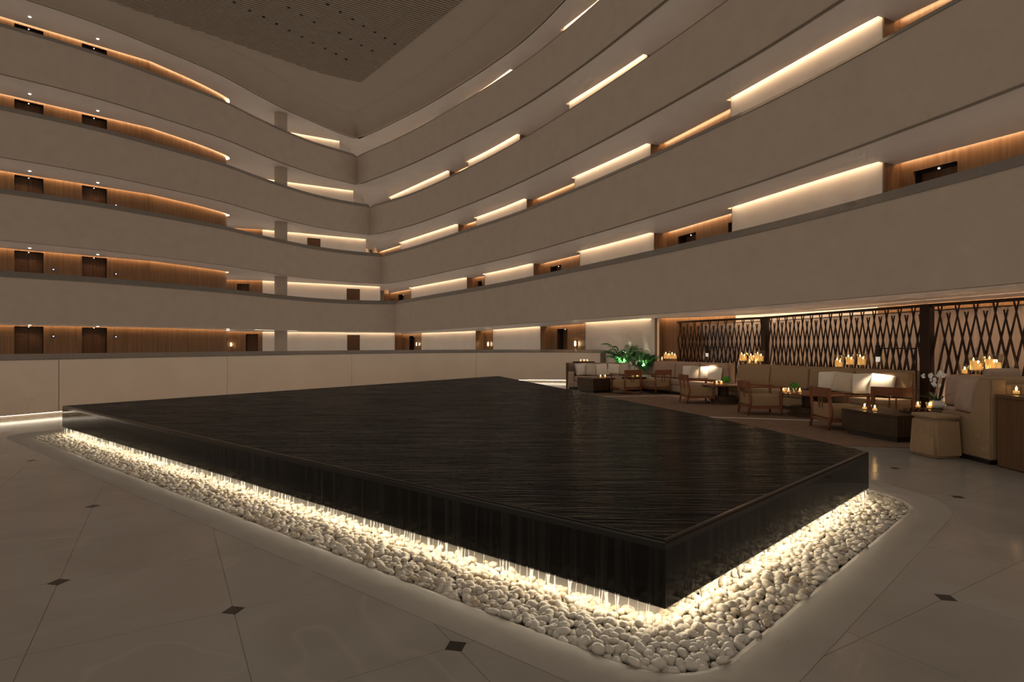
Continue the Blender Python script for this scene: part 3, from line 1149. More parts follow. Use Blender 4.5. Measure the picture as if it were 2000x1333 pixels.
st = 0.049
scatter(BA, BB, -0.16, 0.60, st, -0.062, -0.036, 0.6, 0.0)
scatter(BB, BC, -0.16, 0.42, st, -0.062, -0.036, 0.0, 0.6)
scatter(BB, np.array(BB) + (np.array(BB) - np.array(BA)) * 0.05, 0.0, 0.6, st, -0.062, -0.036)
# a looser upper layer
st2 = 0.088
scatter(BA, BB, 0.0, 0.60, st2, -0.042, -0.024, 0.5, 0.5)
scatter(BB, BC, 0.0, 0.42, st2, -0.042, -0.024, 0.0, 0.6)
scatter(BC, BD, 0.0, 0.4, 0.11, -0.05, -0.03)
pts = np.array(pts)
dist = np.hypot(pts[:, 0], pts[:, 1])
hid = np.array([inside(p[:2], offpoly(BLK, [0.02] * 5)) for p in pts])
order = np.argsort(dist + hid * 100)
single = order[:300]
rest = order[300:]
meshes = []
for q in VAR:
    me = bpy.data.meshes.new('pebble')
    me.from_pydata((q * np.array([1.0, 0.78, 0.6])).tolist(), [], IF.tolist())
    me.polygons.foreach_set('use_smooth', [True] * len(me.polygons))
    me.materials.append(M['pebble'])
    meshes.append(me)
for i in single:
    o = bpy.data.objects.new('pebble', random.choice(meshes))
    COL.objects.link(o)
    s = random.choice((0.026, 0.030, 0.034, 0.040))
    o.location = pts[i]
    o.scale = (s, s * random.uniform(0.85, 1.1), s * random.uniform(0.85, 1.15))
    o.rotation_euler = (random.uniform(-0.7, 0.7), random.uniform(-0.7, 0.7), random.uniform(0, 6.28))
    setp(o, 'smooth white pebble in the lit bed around the front corner of the black water table', 'pebble', 'pebbles round the front corner of the water table')
IV1, IF1 = ico(1)
VAR1 = [IV1 * (1 + 0.12 * np.sin(IV1 @ (RNG.normal(size=(3, 3)) * 1.4) + RNG.uniform(0, 6, 3)).sum(1))[:, None] for _ in range(8)]
AV, AF = [], []
nv = 0
for i in rest:
    near = dist[i] < 6.0
    q = (random.choice(VAR) if near else random.choice(VAR1)) * np.array([1.0, 0.78, 0.6]) * random.choice((0.026, 0.030, 0.034, 0.039))
    q = q @ rotm(random.uniform(0, 6.28), random.uniform(-0.7, 0.7), random.uniform(-0.7, 0.7)).T + pts[i]
    AV.append(q)
    AF.append((IF if near else IF1) + nv)
    nv += len(q)
AV = np.concatenate(AV)
AF = np.concatenate(AF)
me = bpy.data.meshes.new('pebbles')
me.vertices.add(len(AV))
me.vertices.foreach_set('co', AV.ravel())
me.loops.add(AF.size)
me.loops.foreach_set('vertex_index', AF.ravel().astype(np.int32))
me.polygons.add(len(AF))
me.polygons.foreach_set('loop_start', np.arange(0, AF.size, 3, dtype=np.int32))
me.polygons.foreach_set('loop_total', np.full(len(AF), 3, dtype=np.int32))
me.update(calc_edges=True)
me.validate()
o = link('pebbles', me, M['pebble'], None, True)
setp(o, 'bed of white pebbles lit from under the long side of the water table', 'pebbles', None, 'stuff')
# ------------------------------------------------------------------ lounge: rug
v_ = [(p[0], p[1], 0.0005) for p in RUGP]
rug = setp(prism('rug', RUGP, 0.0005, 0.012, M['rug']), 'large brown woven rug under the lounge chairs and tables', 'rug')
for a, b in (((3.55, 9.2), (1.72, 18.4)), ((2.98, 12.15), (6.0, 11.3)), ((2.2, 16.4), (4.6, 16.9))):
    L = math.dist(a, b)
    box('pale_band', ((a[0] + b[0]) / 2, (a[1] + b[1]) / 2, 0.0125), (L, 0.12, 0.004), M['rugline'], rug, rz=math.atan2(b[1] - a[1], b[0] - a[0]))


# ------------------------------------------------------------------ lattice screens and curtains
SCR = [(5.42, 20.0), (7.2, 16.4), (8.13, 11.3), (9.25, 7.2)]
SH, GAP, SLOPE = 2.3, 0.33, 0.21
names = ['behind the far corner sofa', 'behind the long banquette', 'behind the nearest banquette']
for si in range(3):
    a, b = np.array(SCR[si]), np.array(SCR[si + 1])
    L = float(np.linalg.norm(b - a))
    ang = math.atan2(b[1] - a[1], b[0] - a[0])
    e = setp(empty('lattice_screen', (a[0], a[1], 0), ang), f'dark wood screen of crossing tapered slats {names[si]}', 'screen', 'lattice screens')
    box('rail', (L / 2, 0, SH - 0.03), (L, 0.07, 0.06), M['darkwood'], e)
    box('bottom_rail', (L / 2, 0, 0.03), (L, 0.06, 0.06), M['darkwood'], e)
    pw = 0.20 if si else 0.14
    box('post', (pw / 2 - 0.08, 0, SH / 2), (pw, 0.14, SH), M['darkwood'], e, bev=0.006)
    n = int(L / GAP) + 1
    for i in range(n):
        for (zc, zt, off) in ((2.10, SH - 0.05, 0.0), (2.0, 2.11, 0.5)):
            c = 0.28 + (i + off) * GAP
            for sg in (-1, 1):
                st, sb = c + sg * SLOPE * (zt - zc), c - sg * SLOPE * (zc - 0.05)
                z0_, z1_ = 0.05, zt
                if sb < 0.06:
                    z0_ = 0.05 + (0.06 - sb) / SLOPE
                    sb = 0.06
                if sb > L - 0.04:
                    z0_ = 0.05 + (sb - L + 0.04) / SLOPE
                    sb = L - 0.04
                if st > L - 0.03 or st < 0.06 or z0_ > z1_ - 0.2: continue
                wb, wt, yy, th = 0.030, 0.0085, 0.012 * sg, 0.010
                vv = []
                for (s_, z_, w_) in ((sb, z0_, wb), (st, z1_, wt)):
                    vv += [(s_ - w_, yy - th, z_), (s_ + w_, yy - th, z_), (s_ + w_, yy + th, z_), (s_ - w_, yy + th, z_)]
                pyd('slat', vv, [(0, 1, 5, 4), (1, 2, 6, 5), (2, 3, 7, 6), (3, 0, 4, 7), (3, 2, 1, 0), (4, 5, 6, 7)], M['darkwood'], e)
    # pleated sheer curtain behind it
    m = int(L / 0.02)
    vv, ff = [], []
    for i in range(m + 1):
        s = L * i / m
        yy = 0.34 + 0.035 * math.sin(s * 42 + 1.3 * math.sin(s * 3.1)) + 0.012 * math.sin(s * 97)
        vv += [(s, yy, 0.02), (s, yy, SH - 0.12)]
    for i in range(m):
        ff.append((2 * i, 2 * i + 2, 2 * i + 3, 2 * i + 1))
    cu = pyd('sheer_curtain', vv, ff, M['sheer'], None, smooth=True)
    cu.location = (a[0], a[1], 0)
    cu.rotation_euler = (0, 0, ang)
    setp(cu, f'pleated sheer curtain hanging right behind the lattice screen {names[si]}', 'curtain', 'sheer curtains')
    up = box('floor_uplight', (L / 2, 0.16, 0.025), (L - 0.3, 0.03, 0.03), M['uplight'], cu)
    rd = tube('curtain_rod', [(0.02, 0.34, SH - 0.11), (L - 0.02, 0.34, SH - 0.11)], 0.012, M['metal'], cu)


# ------------------------------------------------------------------ seating
def cushion(name, c, s, m, parent, rz=0.0, rx=0.0, puff=0.0, bev=0.05):
    """soft box; puff swells the middle"""
    bm = bmesh.new()
    bmesh.ops.create_cube(bm, size=1.0)
    bmesh.ops.scale(bm, vec=s, verts=bm.verts)
    bmesh.ops.bevel(bm, geom=bm.edges[:], offset=min(bev, min(s) * 0.42), segments=3, profile=0.6, affect='EDGES')
    if puff:
        bmesh.ops.subdivide_edges(bm, edges=[x for x in bm.edges if x.calc_length() > 0.12], cuts=3, use_grid_fill=True)
        for x in bm.verts:
            u, w = 2 * x.co.x / s[0], 2 * x.co.z / s[2]
            x.co.y += math.copysign(puff, x.co.y) * max(0, 1 - u * u) * max(0, 1 - w * w)
    if rx: bmesh.ops.rotate(bm, matrix=Matrix.Rotation(rx, 3, 'X'), verts=bm.verts)
    if rz: bmesh.ops.rotate(bm, matrix=Matrix.Rotation(rz, 3, 'Z'), verts=bm.verts)
    bmesh.ops.translate(bm, vec=c, verts=bm.verts)
    return bmo(name, bm, m, parent, smooth=True)


def sofa(a, b, label, backh=0.98, seatd=0.72, ncush=3, ledge=0.36, mt='fabric', arm0=False, arm1=False, group='upholstered sofas'):
    """a to b is the front line of the back's top; the sofa faces to the right-hand side of a>b"""
    L = math.dist(a, b)
    ang = math.atan2(b[1] - a[1], b[0] - a[0])
    e = setp(empty('sofa', (a[0], a[1], 0), ang), label, 'sofa', group)
    mm = M[mt]
    box('plinth', (L / 2, -0.28, 0.035), (L - 0.06, seatd + ledge - 0.12, 0.07), M['black'], e)
    cushion('base', (L / 2, -seatd / 2 + 0.06, 0.18), (L, seatd + 0.10, 0.22), mm, e, bev=0.025)
    cushion('back', (L / 2, ledge / 2, 0.07 + (backh - 0.07) / 2), (L, ledge, backh - 0.07), mm, e, bev=0.03)
    x0 = 0.2 if arm0 else 0.0
    x1 = L - (0.2 if arm1 else 0.0)
    w = (x1 - x0) / ncush
    for i in range(ncush):
        xc = x0 + w * (i + 0.5)
        cushion('seat_cushion', (xc, -seatd / 2 - 0.02, 0.365), (w - 0.012, seatd, 0.15), mm, e, bev=0.045)
        cushion('back_cushion', (xc, -0.085, 0.44 + (backh - 0.46) / 2), (w - 0.02, 0.17, backh - 0.47), mm, e, rx=-0.10, puff=0.02, bev=0.05)
    for on, xx in ((arm0, 0.1), (arm1, L - 0.1)):
        if on:
            cushion('arm', (xx, -seatd / 2 + 0.04, 0.33), (0.2, seatd + 0.16, 0.52), mm, e, bev=0.03)
    return e, ang


def pillow(p, z, rz, size, label, m='pillow', tilt=-0.25, group='scatter pillows'):
    o = cushion('pillow', (0, 0, 0), (size, 0.10, size), M[m], None, puff=0.05, bev=0.045)
    o.location = (p[0], p[1], z)
    o.rotation_euler = (tilt, 0, rz)
    return setp(o, label, 'pillow', group)


S1a, S1b = (1.95, 20.1), (4.3, 19.9)
e1, a1 = sofa(S1a, S1b, 'far beige sofa with one arm facing the camera beside the low wall', 0.88, 0.72, 2, 0.22, 'fabric2', arm0=True)
box('end_panel', (-0.035, -0.20, 0.44), (0.06, 1.02, 0.86), M['console'], e1)
S2a, S2b = (4.78, 19.0), (6.2, 16.4)
e2, a2 = sofa(S2a, S2b, 'rosy beige corner sofa in front of the first lattice screen', 0.97, 0.58, 3, 0.27, 'fabric2')
S3a, S3b = (6.27, 15.75), (7.9, 11.3)
e3, a3 = sofa(S3a, S3b, 'long beige banquette between the two lamp poles', 0.98, 0.75, 4, 0.40, 'fabric')
S4a, S4b = (7.72, 10.15), (8.5, 8.35)
e4, a4 = sofa(S4a, S4b, 'beige banquette carrying the four nearest hurricane candles', 0.98, 0.7, 2, 0.5, 'fabric2')


def along(a, b, s, d):
    """point s metres along a>b, d metres to its right"""
    L = math.dist(a, b)
    u = ((b[0] - a[0]) / L, (b[1] - a[1]) / L)
    return (a[0] + u[0] * s + u[1] * d, a[1] + u[1] * s - u[0] * d)


wh = ['leftmost', 'second from the left', 'third from the left', 'fourth from the left', 'fifth from the left', 'sixth from the left']
def pil(sa, sb, ang, xs, z, size, text, turn, roll, m='pillow', d=0.30):
    for i, x in enumerate(xs):
        o = pillow(along(sa, sb, x, d + 0.03 * (i % 2)), z, ang + turn * (1 if i % 2 else 0.75), size, f'{text}, {wh[i]} of {["", "", "", "three", "four"][len(xs)]}', m if i != 1 else 'pillow2', -0.22)
        o.rotation_euler = (-0.22, roll * (1 if i % 2 else -0.6), o.rotation_euler.z)


pil(S1a, S1b, a1, (0.45, 0.80, 1.15), 0.65, 0.40, 'cream pillow by the arm of the far sofa', 0.40, 0.10)
pil(S1a, S1b, a1, (1.55, 1.88, 2.20), 0.65, 0.40, 'cream pillow at the corner end of the far sofa', -0.40, -0.10)
pil(S2a, S2b, a2, (1.72, 2.06, 2.40, 2.72), 0.67, 0.40, 'lamplit pillow at the near end of the corner sofa', 0.42, 0.10)
pil(S3a, S3b, a3, (3.05, 3.48, 3.90, 4.32), 0.69, 0.43, 'cream pillow at the near end of the long banquette', 0.40, 0.10)

# nearest sofa, seen from its end, and the pouf before it
e5 = setp(empty('sofa', (5.95, 7.15, 0), 0), 'nearest beige sofa seen from its end with a sloping arm', 'sofa', 'upholstered sofas')
prof = [(0.0, 0.06), (0.0, 1.08), (0.22, 1.08), (0.33, 0.60), (0.83, 0.60), (0.83, 0.06)]
for x in (0.0, 2.15):
    vv = [(x, y, z) for y, z in prof] + [(x + 0.2, y, z) for y, z in prof]
    n = len(prof)
    bm = bmesh.new()
    q = [bm.verts.new(c) for c in vv]
    bm.faces.new(q[:n]); bm.faces.new(q[n:][::-1])
    for i in range(n):
        bm.faces.new((q[i], q[n + i], q[n + (i + 1) % n], q[(i + 1) % n]))
    bmesh.ops.recalc_face_normals(bm, faces=bm.faces)
    bmesh.ops.bevel(bm, geom=bm.edges[:], offset=0.018, segments=2, affect='EDGES')
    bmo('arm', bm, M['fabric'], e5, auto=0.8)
box('plinth', (1.17, 0.42, 0.03), (2.3, 0.76, 0.06), M['black'], e5)
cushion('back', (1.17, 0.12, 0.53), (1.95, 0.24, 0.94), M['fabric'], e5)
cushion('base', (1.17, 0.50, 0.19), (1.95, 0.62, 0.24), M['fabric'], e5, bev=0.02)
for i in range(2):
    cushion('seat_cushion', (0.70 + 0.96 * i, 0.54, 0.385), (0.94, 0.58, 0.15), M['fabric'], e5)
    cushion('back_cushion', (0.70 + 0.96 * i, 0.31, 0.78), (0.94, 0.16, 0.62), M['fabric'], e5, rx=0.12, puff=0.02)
pillow((6.12, 7.72), 0.815, 1.35, 0.44, 'taupe pillow lying low on the seat edge of the nearest sofa', 'fabric2', 0.12)
pillow((6.52, 7.70), 0.93, 0.2, 0.52, 'taupe pillow standing high against the back of the nearest sofa', 'fabric2', 0.2)

o = setp(empty('pouf', (5.72, 7.78, 0), math.radians(5)), 'draped rosy beige pouf at the end of the nearest sofa', 'pouf')
bm = bmesh.new()
bmesh.ops.create_cube(bm, size=1.0)
for x in bm.verts:
    k = 0.50 if x.co.z > 0 else 0.56
    x.co = Vector((x.co.x * k * 0.72, x.co.y * k * 0.86, 0.005 if x.co.z < 0 else 0.52))
bmesh.ops.bevel(bm, geom=bm.edges[:], offset=0.035, segments=3, affect='EDGES')
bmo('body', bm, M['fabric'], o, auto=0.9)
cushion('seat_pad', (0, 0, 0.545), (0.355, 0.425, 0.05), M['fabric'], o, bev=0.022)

o = setp(empty('console_table', (6.28, 6.6, 0), 0), 'tall walnut console block behind the nearest sofa', 'console')
box('body', (0.8, 0, 0.43), (2.2, 0.98, 0.84), M['console'], o, bev=0.004)
box('top', (0.8, 0, 0.87), (2.24, 1.02, 0.04), M['console'], o, bev=0.004)


# ------------------------------------------------------------------ armchairs
def armchair(p, face, label):
    """face = heading of the sitter"""
    e = setp(empty('armchair', (p[0], p[1], 0.012), math.atan2(face[1], face[0]) - PI / 2), label, 'armchair', 'cherry wood armchairs')
    w, d = 0.66, 0.70
    m = M['chairwood']
    for sx in (-1, 1):
        x = sx * (w / 2 - 0.025)
        # front leg carries the arm, rear leg runs up into the back board
        tube('leg', [(x, d / 2 - 0.03, 0), (x, d / 2 - 0.03, 0.585)], [0.022, 0.030], m, e, 4)
        tube('leg', [(x, -d / 2 - 0.02, 0), (x, -d / 2 + 0.03, 0.30), (x, -d / 2 - 0.03, 0.70)], [0.022, 0.034, 0.026], m, e, 4)
        box('armrest', (x, 0.01, 0.598), (0.062, d + 0.02, 0.032), m, e, bev=0.008)
        box('side_rail', (x, 0.0, 0.165), (0.032, d - 0.06, 0.05), m, e)
    box('front_rail', (0, d / 2 - 0.03, 0.165), (w - 0.06, 0.032, 0.05), m, e)
    box('rear_rail', (0, -d / 2 + 0.02, 0.165), (w - 0.06, 0.032, 0.05), m, e)
    # slightly bowed back board
    vv, ff = [], []
    N = 8
    for i in range(N + 1):
        u = -1 + 2 * i / N
        y = -d / 2 - 0.055 + 0.035 * u * u
        for yy, z in ((y, 0.575), (y - 0.012, 0.735), (y + 0.022, 0.735), (y + 0.030, 0.575)):
            vv.append((u * (w / 2 + 0.005), yy, z))
    for i in range(N):
        for q in range(4):
            ff.append((i * 4 + q, (i + 1) * 4 + q, (i + 1) * 4 + (q + 1) % 4, i * 4 + (q + 1) % 4))
    ff += [(3, 2, 1, 0), (N * 4, N * 4 + 1, N * 4 + 2, N * 4 + 3)]
    pyd('backrest', vv, ff, m, e)
    for x in (-0.05, 0.05):
        box('back_slat', (x, -d / 2 + 0.0, 0.47), (0.022, 0.016, 0.23), m, e, rx=0.10)
    cushion('seat', (0, 0.0, 0.30), (w - 0.10, d - 0.08, 0.24), M['seatfab'], e, bev=0.04)
    cushion('back_pad', (0, -d / 2 + 0.035, 0.33), (w - 0.11, 0.05, 0.24), M['seatfab'], e, bev=0.02)
    return e


def mid(p, face, d=0.35):
    L = math.hypot(*face)
    return (p[0] + face[0] / L * d, p[1] + face[1] / L * d)


armchair((3.48, 17.62), (-0.45, 0.86), 'cherry wood armchair standing in front of the far dark block table')
armchair((4.40, 17.72), (-0.5, 0.86), 'cherry wood armchair turned to the small dark block table with the vase')
armchair(mid((4.42, 14.78), (1, 0.02)), (1, 0.02), 'cherry wood armchair at the far round table with the green posy')
armchair(mid((5.02, 12.45), (1, -0.05)), (1, -0.05), 'cherry wood armchair between the two round tables')
armchair(mid((5.52, 10.3), (1, 0.0)), (1, 0.0), 'cherry wood armchair with its back to the pool beside the big block table')
armchair((6.98, 10.55), (0.55, 0.83), 'cherry wood armchair behind the big block table')


# ------------------------------------------------------------------ tables
def block_table(p, size, h, rz, label, mt='blockwood'):
    e = setp(empty('block_table', (p[0], p[1], 0.012), rz), label, 'table', 'dark block tables')
    box('plinth', (0, 0, 0.04), (size[0] - 0.12, size[1] - 0.12, 0.08), M['black'], e)
    box('body', (0, 0, 0.08 + (h - 0.12) / 2), (size[0], size[1], h - 0.12), M[mt], e, bev=0.004)
    box('top', (0, 0, h - 0.02), (size[0] + 0.006, size[1] + 0.006, 0.04), M[mt], e, bev=0.004)
    return e


block_table((2.66, 18.22), (0.85, 0.85), 0.45, 0.5, 'dark block table before the far sofa with two tealights')
block_table((3.95, 18.62), (0.55, 0.55), 0.45, 0.5, 'small dark block table carrying a slim orchid vase')
block_table((6.12, 9.32), (0.86, 1.06), 0.414, 0.24, 'big dark block table with two tealights and a game board')
block_table((7.2, 9.35), (0.75, 0.95), 0.42, 0.25, 'dark block table holding the white orchid')


def round_table(p, r, label):
    e = setp(empty('round_table', (p[0], p[1], 0.012)), label, 'table', 'round tables')
    lathe('top', [(r - 0.01, 0.45), (r, 0.456), (r, 0.478), (r - 0.008, 0.485)], M['chairwood'], e, 40)
    lathe('pedestal', [(r * 0.72, 0.0), (r * 0.72, 0.06), (r * 0.62, 0.07), (r * 0.62, 0.19), (r * 0.25, 0.20), (r * 0.25, 0.45)], M['blockwood'], e, 32)
    return e


round_table((5.40, 14.72), 0.52, 'round wooden table with green posy by the lamplit pillows')
round_table((6.26, 12.1), 0.60, 'round wooden table with green posy before the middle of the long banquette')


# ------------------------------------------------------------------ candles
def point(loc, energy, col=(1.0, 0.62, 0.26), r=0.015, parent=None):
    l = bpy.data.lights.new('candle_light', 'POINT')
    l.energy = energy
    l.color = col
    l.shadow_soft_size = r
    o = bpy.data.objects.new('candle_light', l)
    COL.objects.link(o)
    o.location = loc
    if parent: o.parent = parent
    return o


def tealight(p, z, label, en=0.5, s=1.0):
    e = setp(empty('tealight', (p[0], p[1], z)), label, 'candle', 'tealights in glass')
    lathe('glass', [(0.030 * s, 0.0), (0.036 * s, 0.01), (0.040 * s, 0.085 * s), (0.037 * s, 0.085 * s), (0.033 * s, 0.014), (0.001, 0.012)], M['glass'], e, 16)
    lathe('wax', [(0.026 * s, 0.014), (0.026 * s, 0.036 * s)], M['wax'], e, 14)
    lathe('flame', [(0.002, 0.040 * s), (0.0075 * s, 0.052 * s), (0.006 * s, 0.064 * s), (0.001, 0.082 * s)], M['flame'], e, 8)
    point((0, 0, 0.062 * s), en, parent=e)
    return e


def hurricane(p, z, label, r=0.11, h=0.27, foot=True, en=1.6, cand=2):
    r, h = r * 1.2, h * 1.15
    e = setp(empty('hurricane_lamp', (p[0], p[1], z)), label, 'candle holder', 'hurricane candles on the sofa ledges')
    if foot:
        pr = [(r * 0.55, 0.0), (r * 0.5, 0.012), (r * 0.22, 0.03), (r * 0.22, 0.05), (r * 0.7, 0.09), (r * 0.85, h * 0.55), (r * 1.05, h), (r * 1.0, h), (r * 0.80, h * 0.55), (r * 0.65, 0.10), (0.002, 0.07)]
        zb = 0.085
    else:
        pr = [(r * 0.9, 0.0), (r, 0.015), (r, h), (r * 0.94, h), (r * 0.94, 0.02), (0.002, 0.018)]
        zb = 0.022
    lathe('glass', pr, M['glass'], e, 24)
    for i in range(cand):
        a = 2.2 * i + 0.6
        x, y = (0.40 * r * math.cos(a), 0.40 * r * math.sin(a)) if cand > 1 else (0, 0)
        ht = (0.10 + 0.04 * (i % 2)) * h / 0.27
        c = lathe('candle', [(r * 0.42, zb), (r * 0.44, zb + 0.01), (r * 0.44, zb + ht), (r * 0.3, zb + ht - 0.006)], M['wax'], e, 14, (x, y, 0))
        lathe('flame', [(0.003, zb + ht + 0.002), (0.011, zb + ht + 0.016), (0.008, zb + ht + 0.032), (0.001, zb + ht + 0.052)], M['flame'], c, 8, (x, y, 0))
        point((x, y, zb + ht + 0.03), en / cand, parent=e)
    return e


LZ = 0.98


def ledge_pt(a, b, px, d=-0.18):
    """spot on the ledge of sofa a>b seen in image column px"""
    A, B = along(a, b, 0, d), along(a, b, math.dist(a, b), d)
    k = (px - 1000) / F
    fa, fb = A[0] - k * A[1], B[0] - k * B[1]
    u = fa / (fa - fb)
    return (A[0] + (B[0] - A[0]) * u, A[1] + (B[1] - A[1]) * u)


for px, r, h, ft, nc, lb in ((1293, 0.06, 0.12, False, 1, 'small glass candle by the screen post above the corner sofa'), (1304, 0.12, 0.27, True, 2, 'footed hurricane candle above the corner sofa beside the small one'), (1316, 0.11, 0.26, True, 2, 'hurricane candle above the corner sofa, nearest of its three')):
    hurricane(ledge_pt(S2a, S2b, px, -0.13), 0.97, lb, r, h, ft, 1.3, nc)
for px, r, h, ft, nc, d, lb in ((1452, 0.10, 0.29, True, 2, -0.15, 'tall hurricane candle alone at the far end of the long banquette'), (1464, 0.06, 0.13, False, 1, -0.12, 'low glass candle at the far end of the long banquette, left of the footed one'), (1470, 0.10, 0.24, True, 2, -0.27, 'footed hurricane candle at the far end of the long banquette behind low glasses'), (1476, 0.06, 0.13, False, 1, -0.12, 'low glass candle at the far end of the long banquette, right of the footed one'), (1484, 0.11, 0.32, True, 2, -0.27, 'tallest hurricane candle beside the dark post at the far end of the long banquette')):
    hurricane(ledge_pt(S3a, S3b, px, d), LZ, lb, r, h, ft, 1.3, nc)
for i, px in enumerate((1639, 1661, 1684)):
    hurricane(ledge_pt(S3a, S3b, px), LZ, f'footed hurricane candle at the middle of the long banquette, {wh[i]} of three', 0.085, (0.25, 0.27, 0.29)[i], i > 0, 1.3, 2)
for px, r, h, ft, nc, d, lb in ((1884, 0.075, 0.16, False, 1, -0.12, 'squat glass candle at the left of the four nearest ones'), (1908, 0.10, 0.27, True, 2, -0.2, 'goblet shaped hurricane candle second of the four nearest ones'), (1928, 0.055, 0.13, False, 1, -0.1, 'smallest glass candle among the four nearest ones'), (1940, 0.11, 0.32, True, 3, -0.26, 'tallest flared hurricane candle among the four nearest ones')):
    hurricane(ledge_pt(S4a, S4b, px, d), LZ, lb, r, h, ft, 1.3, nc)


def tp(px, py, h):
    return G(px, py, h)


TZ, RZ = 0.462, 0.497
for px, py, h, lb in ((1189, 743, TZ, 'tealight on the far block table, left of the two'), (1197, 743, TZ, 'tealight on the far block table, right of the two'),
                      (1249, 742, TZ, 'tealight on the small block table, left of the vase'), (1256, 741.5, TZ, 'tealight on the small block table, right of the vase'),
                      (1394, 751, RZ, 'tealight on the far round table, leftmost of three'), (1400, 752, RZ, 'tealight on the far round table, middle of three'), (1409, 752, RZ, 'tealight on the far round table, next to the posy'),
                      (1531, 767, RZ, 'tealight on the nearer round table, leftmost of three'), (1540, 767.5, RZ, 'tealight on the nearer round table, between glass and posy'), (1562, 768, RZ, 'tealight on the nearer round table, right of the posy'),
                      (1688, 804, 0.426, 'tealight on the big block table, left of the two'), (1709, 807, 0.426, 'tealight on the big block table, beside the game board'),
                      (1793, 797, 0.432, 'tealight on the orchid table, farther from the pot'), (1815, 799, 0.432, 'tealight on the orchid table, beside the pot'), (1985, 771.5, 0.89, 'tealight on the tall walnut console')):
    q = {1189: (2.78, 18.05), 1197: (2.92, 18.05), 1249: (3.86, 18.46), 1256: (4.02, 18.46), 1688: (5.82, 9.5), 1709: (5.85, 9.28)}.get(px) or tp(px, py, h)
    tealight(q, h, lb, 0.35, 1.3)
tr = setp(empty('tray', (*along(S1a, S1b, 0.55, -0.11), 0.88)), 'dark tray with three tealights on the back of the far sofa', 'tray')
box('plate', (0, 0, 0.012), (0.75, 0.18, 0.016), M['black'], tr, bev=0.004)
for sx in (-1, 1): box('rim', (sx * 0.37, 0, 0.022), (0.014, 0.18, 0.03), M['black'], tr)
for sy in (-1, 1): box('rim', (0, sy * 0.083, 0.022), (0.75, 0.014, 0.03), M['black'], tr)
for i, x in enumerate((-0.10, 0.02, 0.13)):
    tealight((along(S1a, S1b, 0.55 + x, -0.11)), 0.90, f'tealight on the dark tray, {wh[i]} of three', 0.5, 1.2)

# game board on the big block table
gb = setp(empty('game_board', (6.38, 9.05, 0.426), 0.24), 'dark game board crowded with small dark pieces on the big block table', 'game board')
box('board', (0, 0, 0.012), (0.34, 0.34, 0.024), M['black'], gb, bev=0.003)
for i in range(7):
    for j in range(5):
        if random.random() < 0.8:
            lathe('piece', [(0.013, 0.024), (0.009, 0.034), (0.006, 0.055), (0.010, 0.062), (0.006, 0.072)], M['blockwood'] if (i + j) % 3 else M['chairwood'], gb, 7, (-0.13 + 0.043 * i, -0.12 + 0.06 * j, 0))


# ------------------------------------------------------------------ plants
def leafstrip(pts, w, fold=0.25):
    """arched strap leaf as verts, faces"""
    v, f = [], []
    n = len(pts)
    for i, p in enumerate(pts):
        p = Vector(p)
        d = (Vector(pts[min(i + 1, n - 1)]) - Vector(pts[max(i - 1, 0)])).normalized()
        s = d.cross(Vector((0, 0, 1)))
        if s.length < 1e-3: s = Vector((1, 0, 0))
        s.normalize()
        ww = w * (0.35 + 0.65 * math.sin(PI * min(1, 0.12 + i / (n - 1) * 0.88))) if i < n - 1 else 0.002
        up = Vector((0, 0, 1)) * ww * fold
        v += [p - s * ww + up, p, p + s * ww + up]
    for i in range(n - 1):
        for q in (0, 1):
            f.append((i * 3 + q, i * 3 + q + 1, i * 3 + q + 4, i * 3 + q + 3))
    return v, f


def palm(p, label, n, spread, height, seed):
    random.seed(seed)
    e = setp(empty('potted_palm', (p[0], p[1], 0)), label, 'plant', 'lit palms behind the sofas')
    lathe('planter', [(0.20, 0), (0.24, 0.5), (0.22, 0.5), (0.20, 0.46), (0.002, 0.46)], M['ceramic'], e, 24)
    for i in range(n):
        a = 2 * PI * i / n + random.uniform(-0.3, 0.3)
        rr = spread * random.uniform(0.6, 1.0)
        hh = height * random.uniform(0.65, 1.0)
        stem = []
        for t in range(8):
            u = t / 7
            stem.append((rr * math.cos(a) * u ** 1.3, rr * math.sin(a) * u ** 1.3, 0.46 + (hh - 0.46) * (1 - (1 - u) ** 2) - 0.18 * rr * u * u))
        fr = tube('frond', stem, [0.009 - 0.001 * q for q in range(8)], M['leaf'], e, 5)
        v, f = [], []
        for t in range(2, 8):
            for sg in (-1, 1):
                for sub in (0, 0.5):
                    if t == 7 and sub: continue
                    q = Vector(stem[t]).lerp(Vector(stem[min(7, t + 1)]), sub)
                    b = a + sg * random.uniform(0.6, 0.95)
                    l = 0.24 * random.uniform(0.7, 1.1)
                    pp = [q, q + Vector((math.cos(b) * l * 0.5, math.sin(b) * l * 0.5, 0.035)), q + Vector((math.cos(b) * l, math.sin(b) * l, -0.03))]
                    vv, ff = leafstrip(pp, 0.030)
                    o0 = len(v)
                    v += vv
                    f += [tuple(x + o0 for x in y) for y in ff]
        lf = pyd('leaflets', v, f, M['leaf'], fr)
        lf['kind'] = 'stuff'
    return e


palm((3.98, 20.52), 'tall feathery green palm lit from below behind the far sofas', 24, 0.72, 1.72, 3)
palm((4.50, 19.52), 'lower leafy palm lit from below beside the screen post', 16, 0.42, 1.30, 5)
for loc, en in (((3.92, 20.25, 0.78), 9.0), ((4.42, 19.42, 0.78), 5.0)):
    l = bpy.data.lights.new('plant_uplight', 'SPOT')
    l.energy = en * 11.0
    l.color = (0.86, 1.0, 0.80)
    l.spot_size = 2.2
    l.spot_blend = 0.6
    l.shadow_soft_size = 0.03
    o = bpy.data.objects.new('plant_uplight', l)
    COL.objects.link(o)
    o.location = loc
    o.rotation_euler = (PI - 0.25, 0, 0)


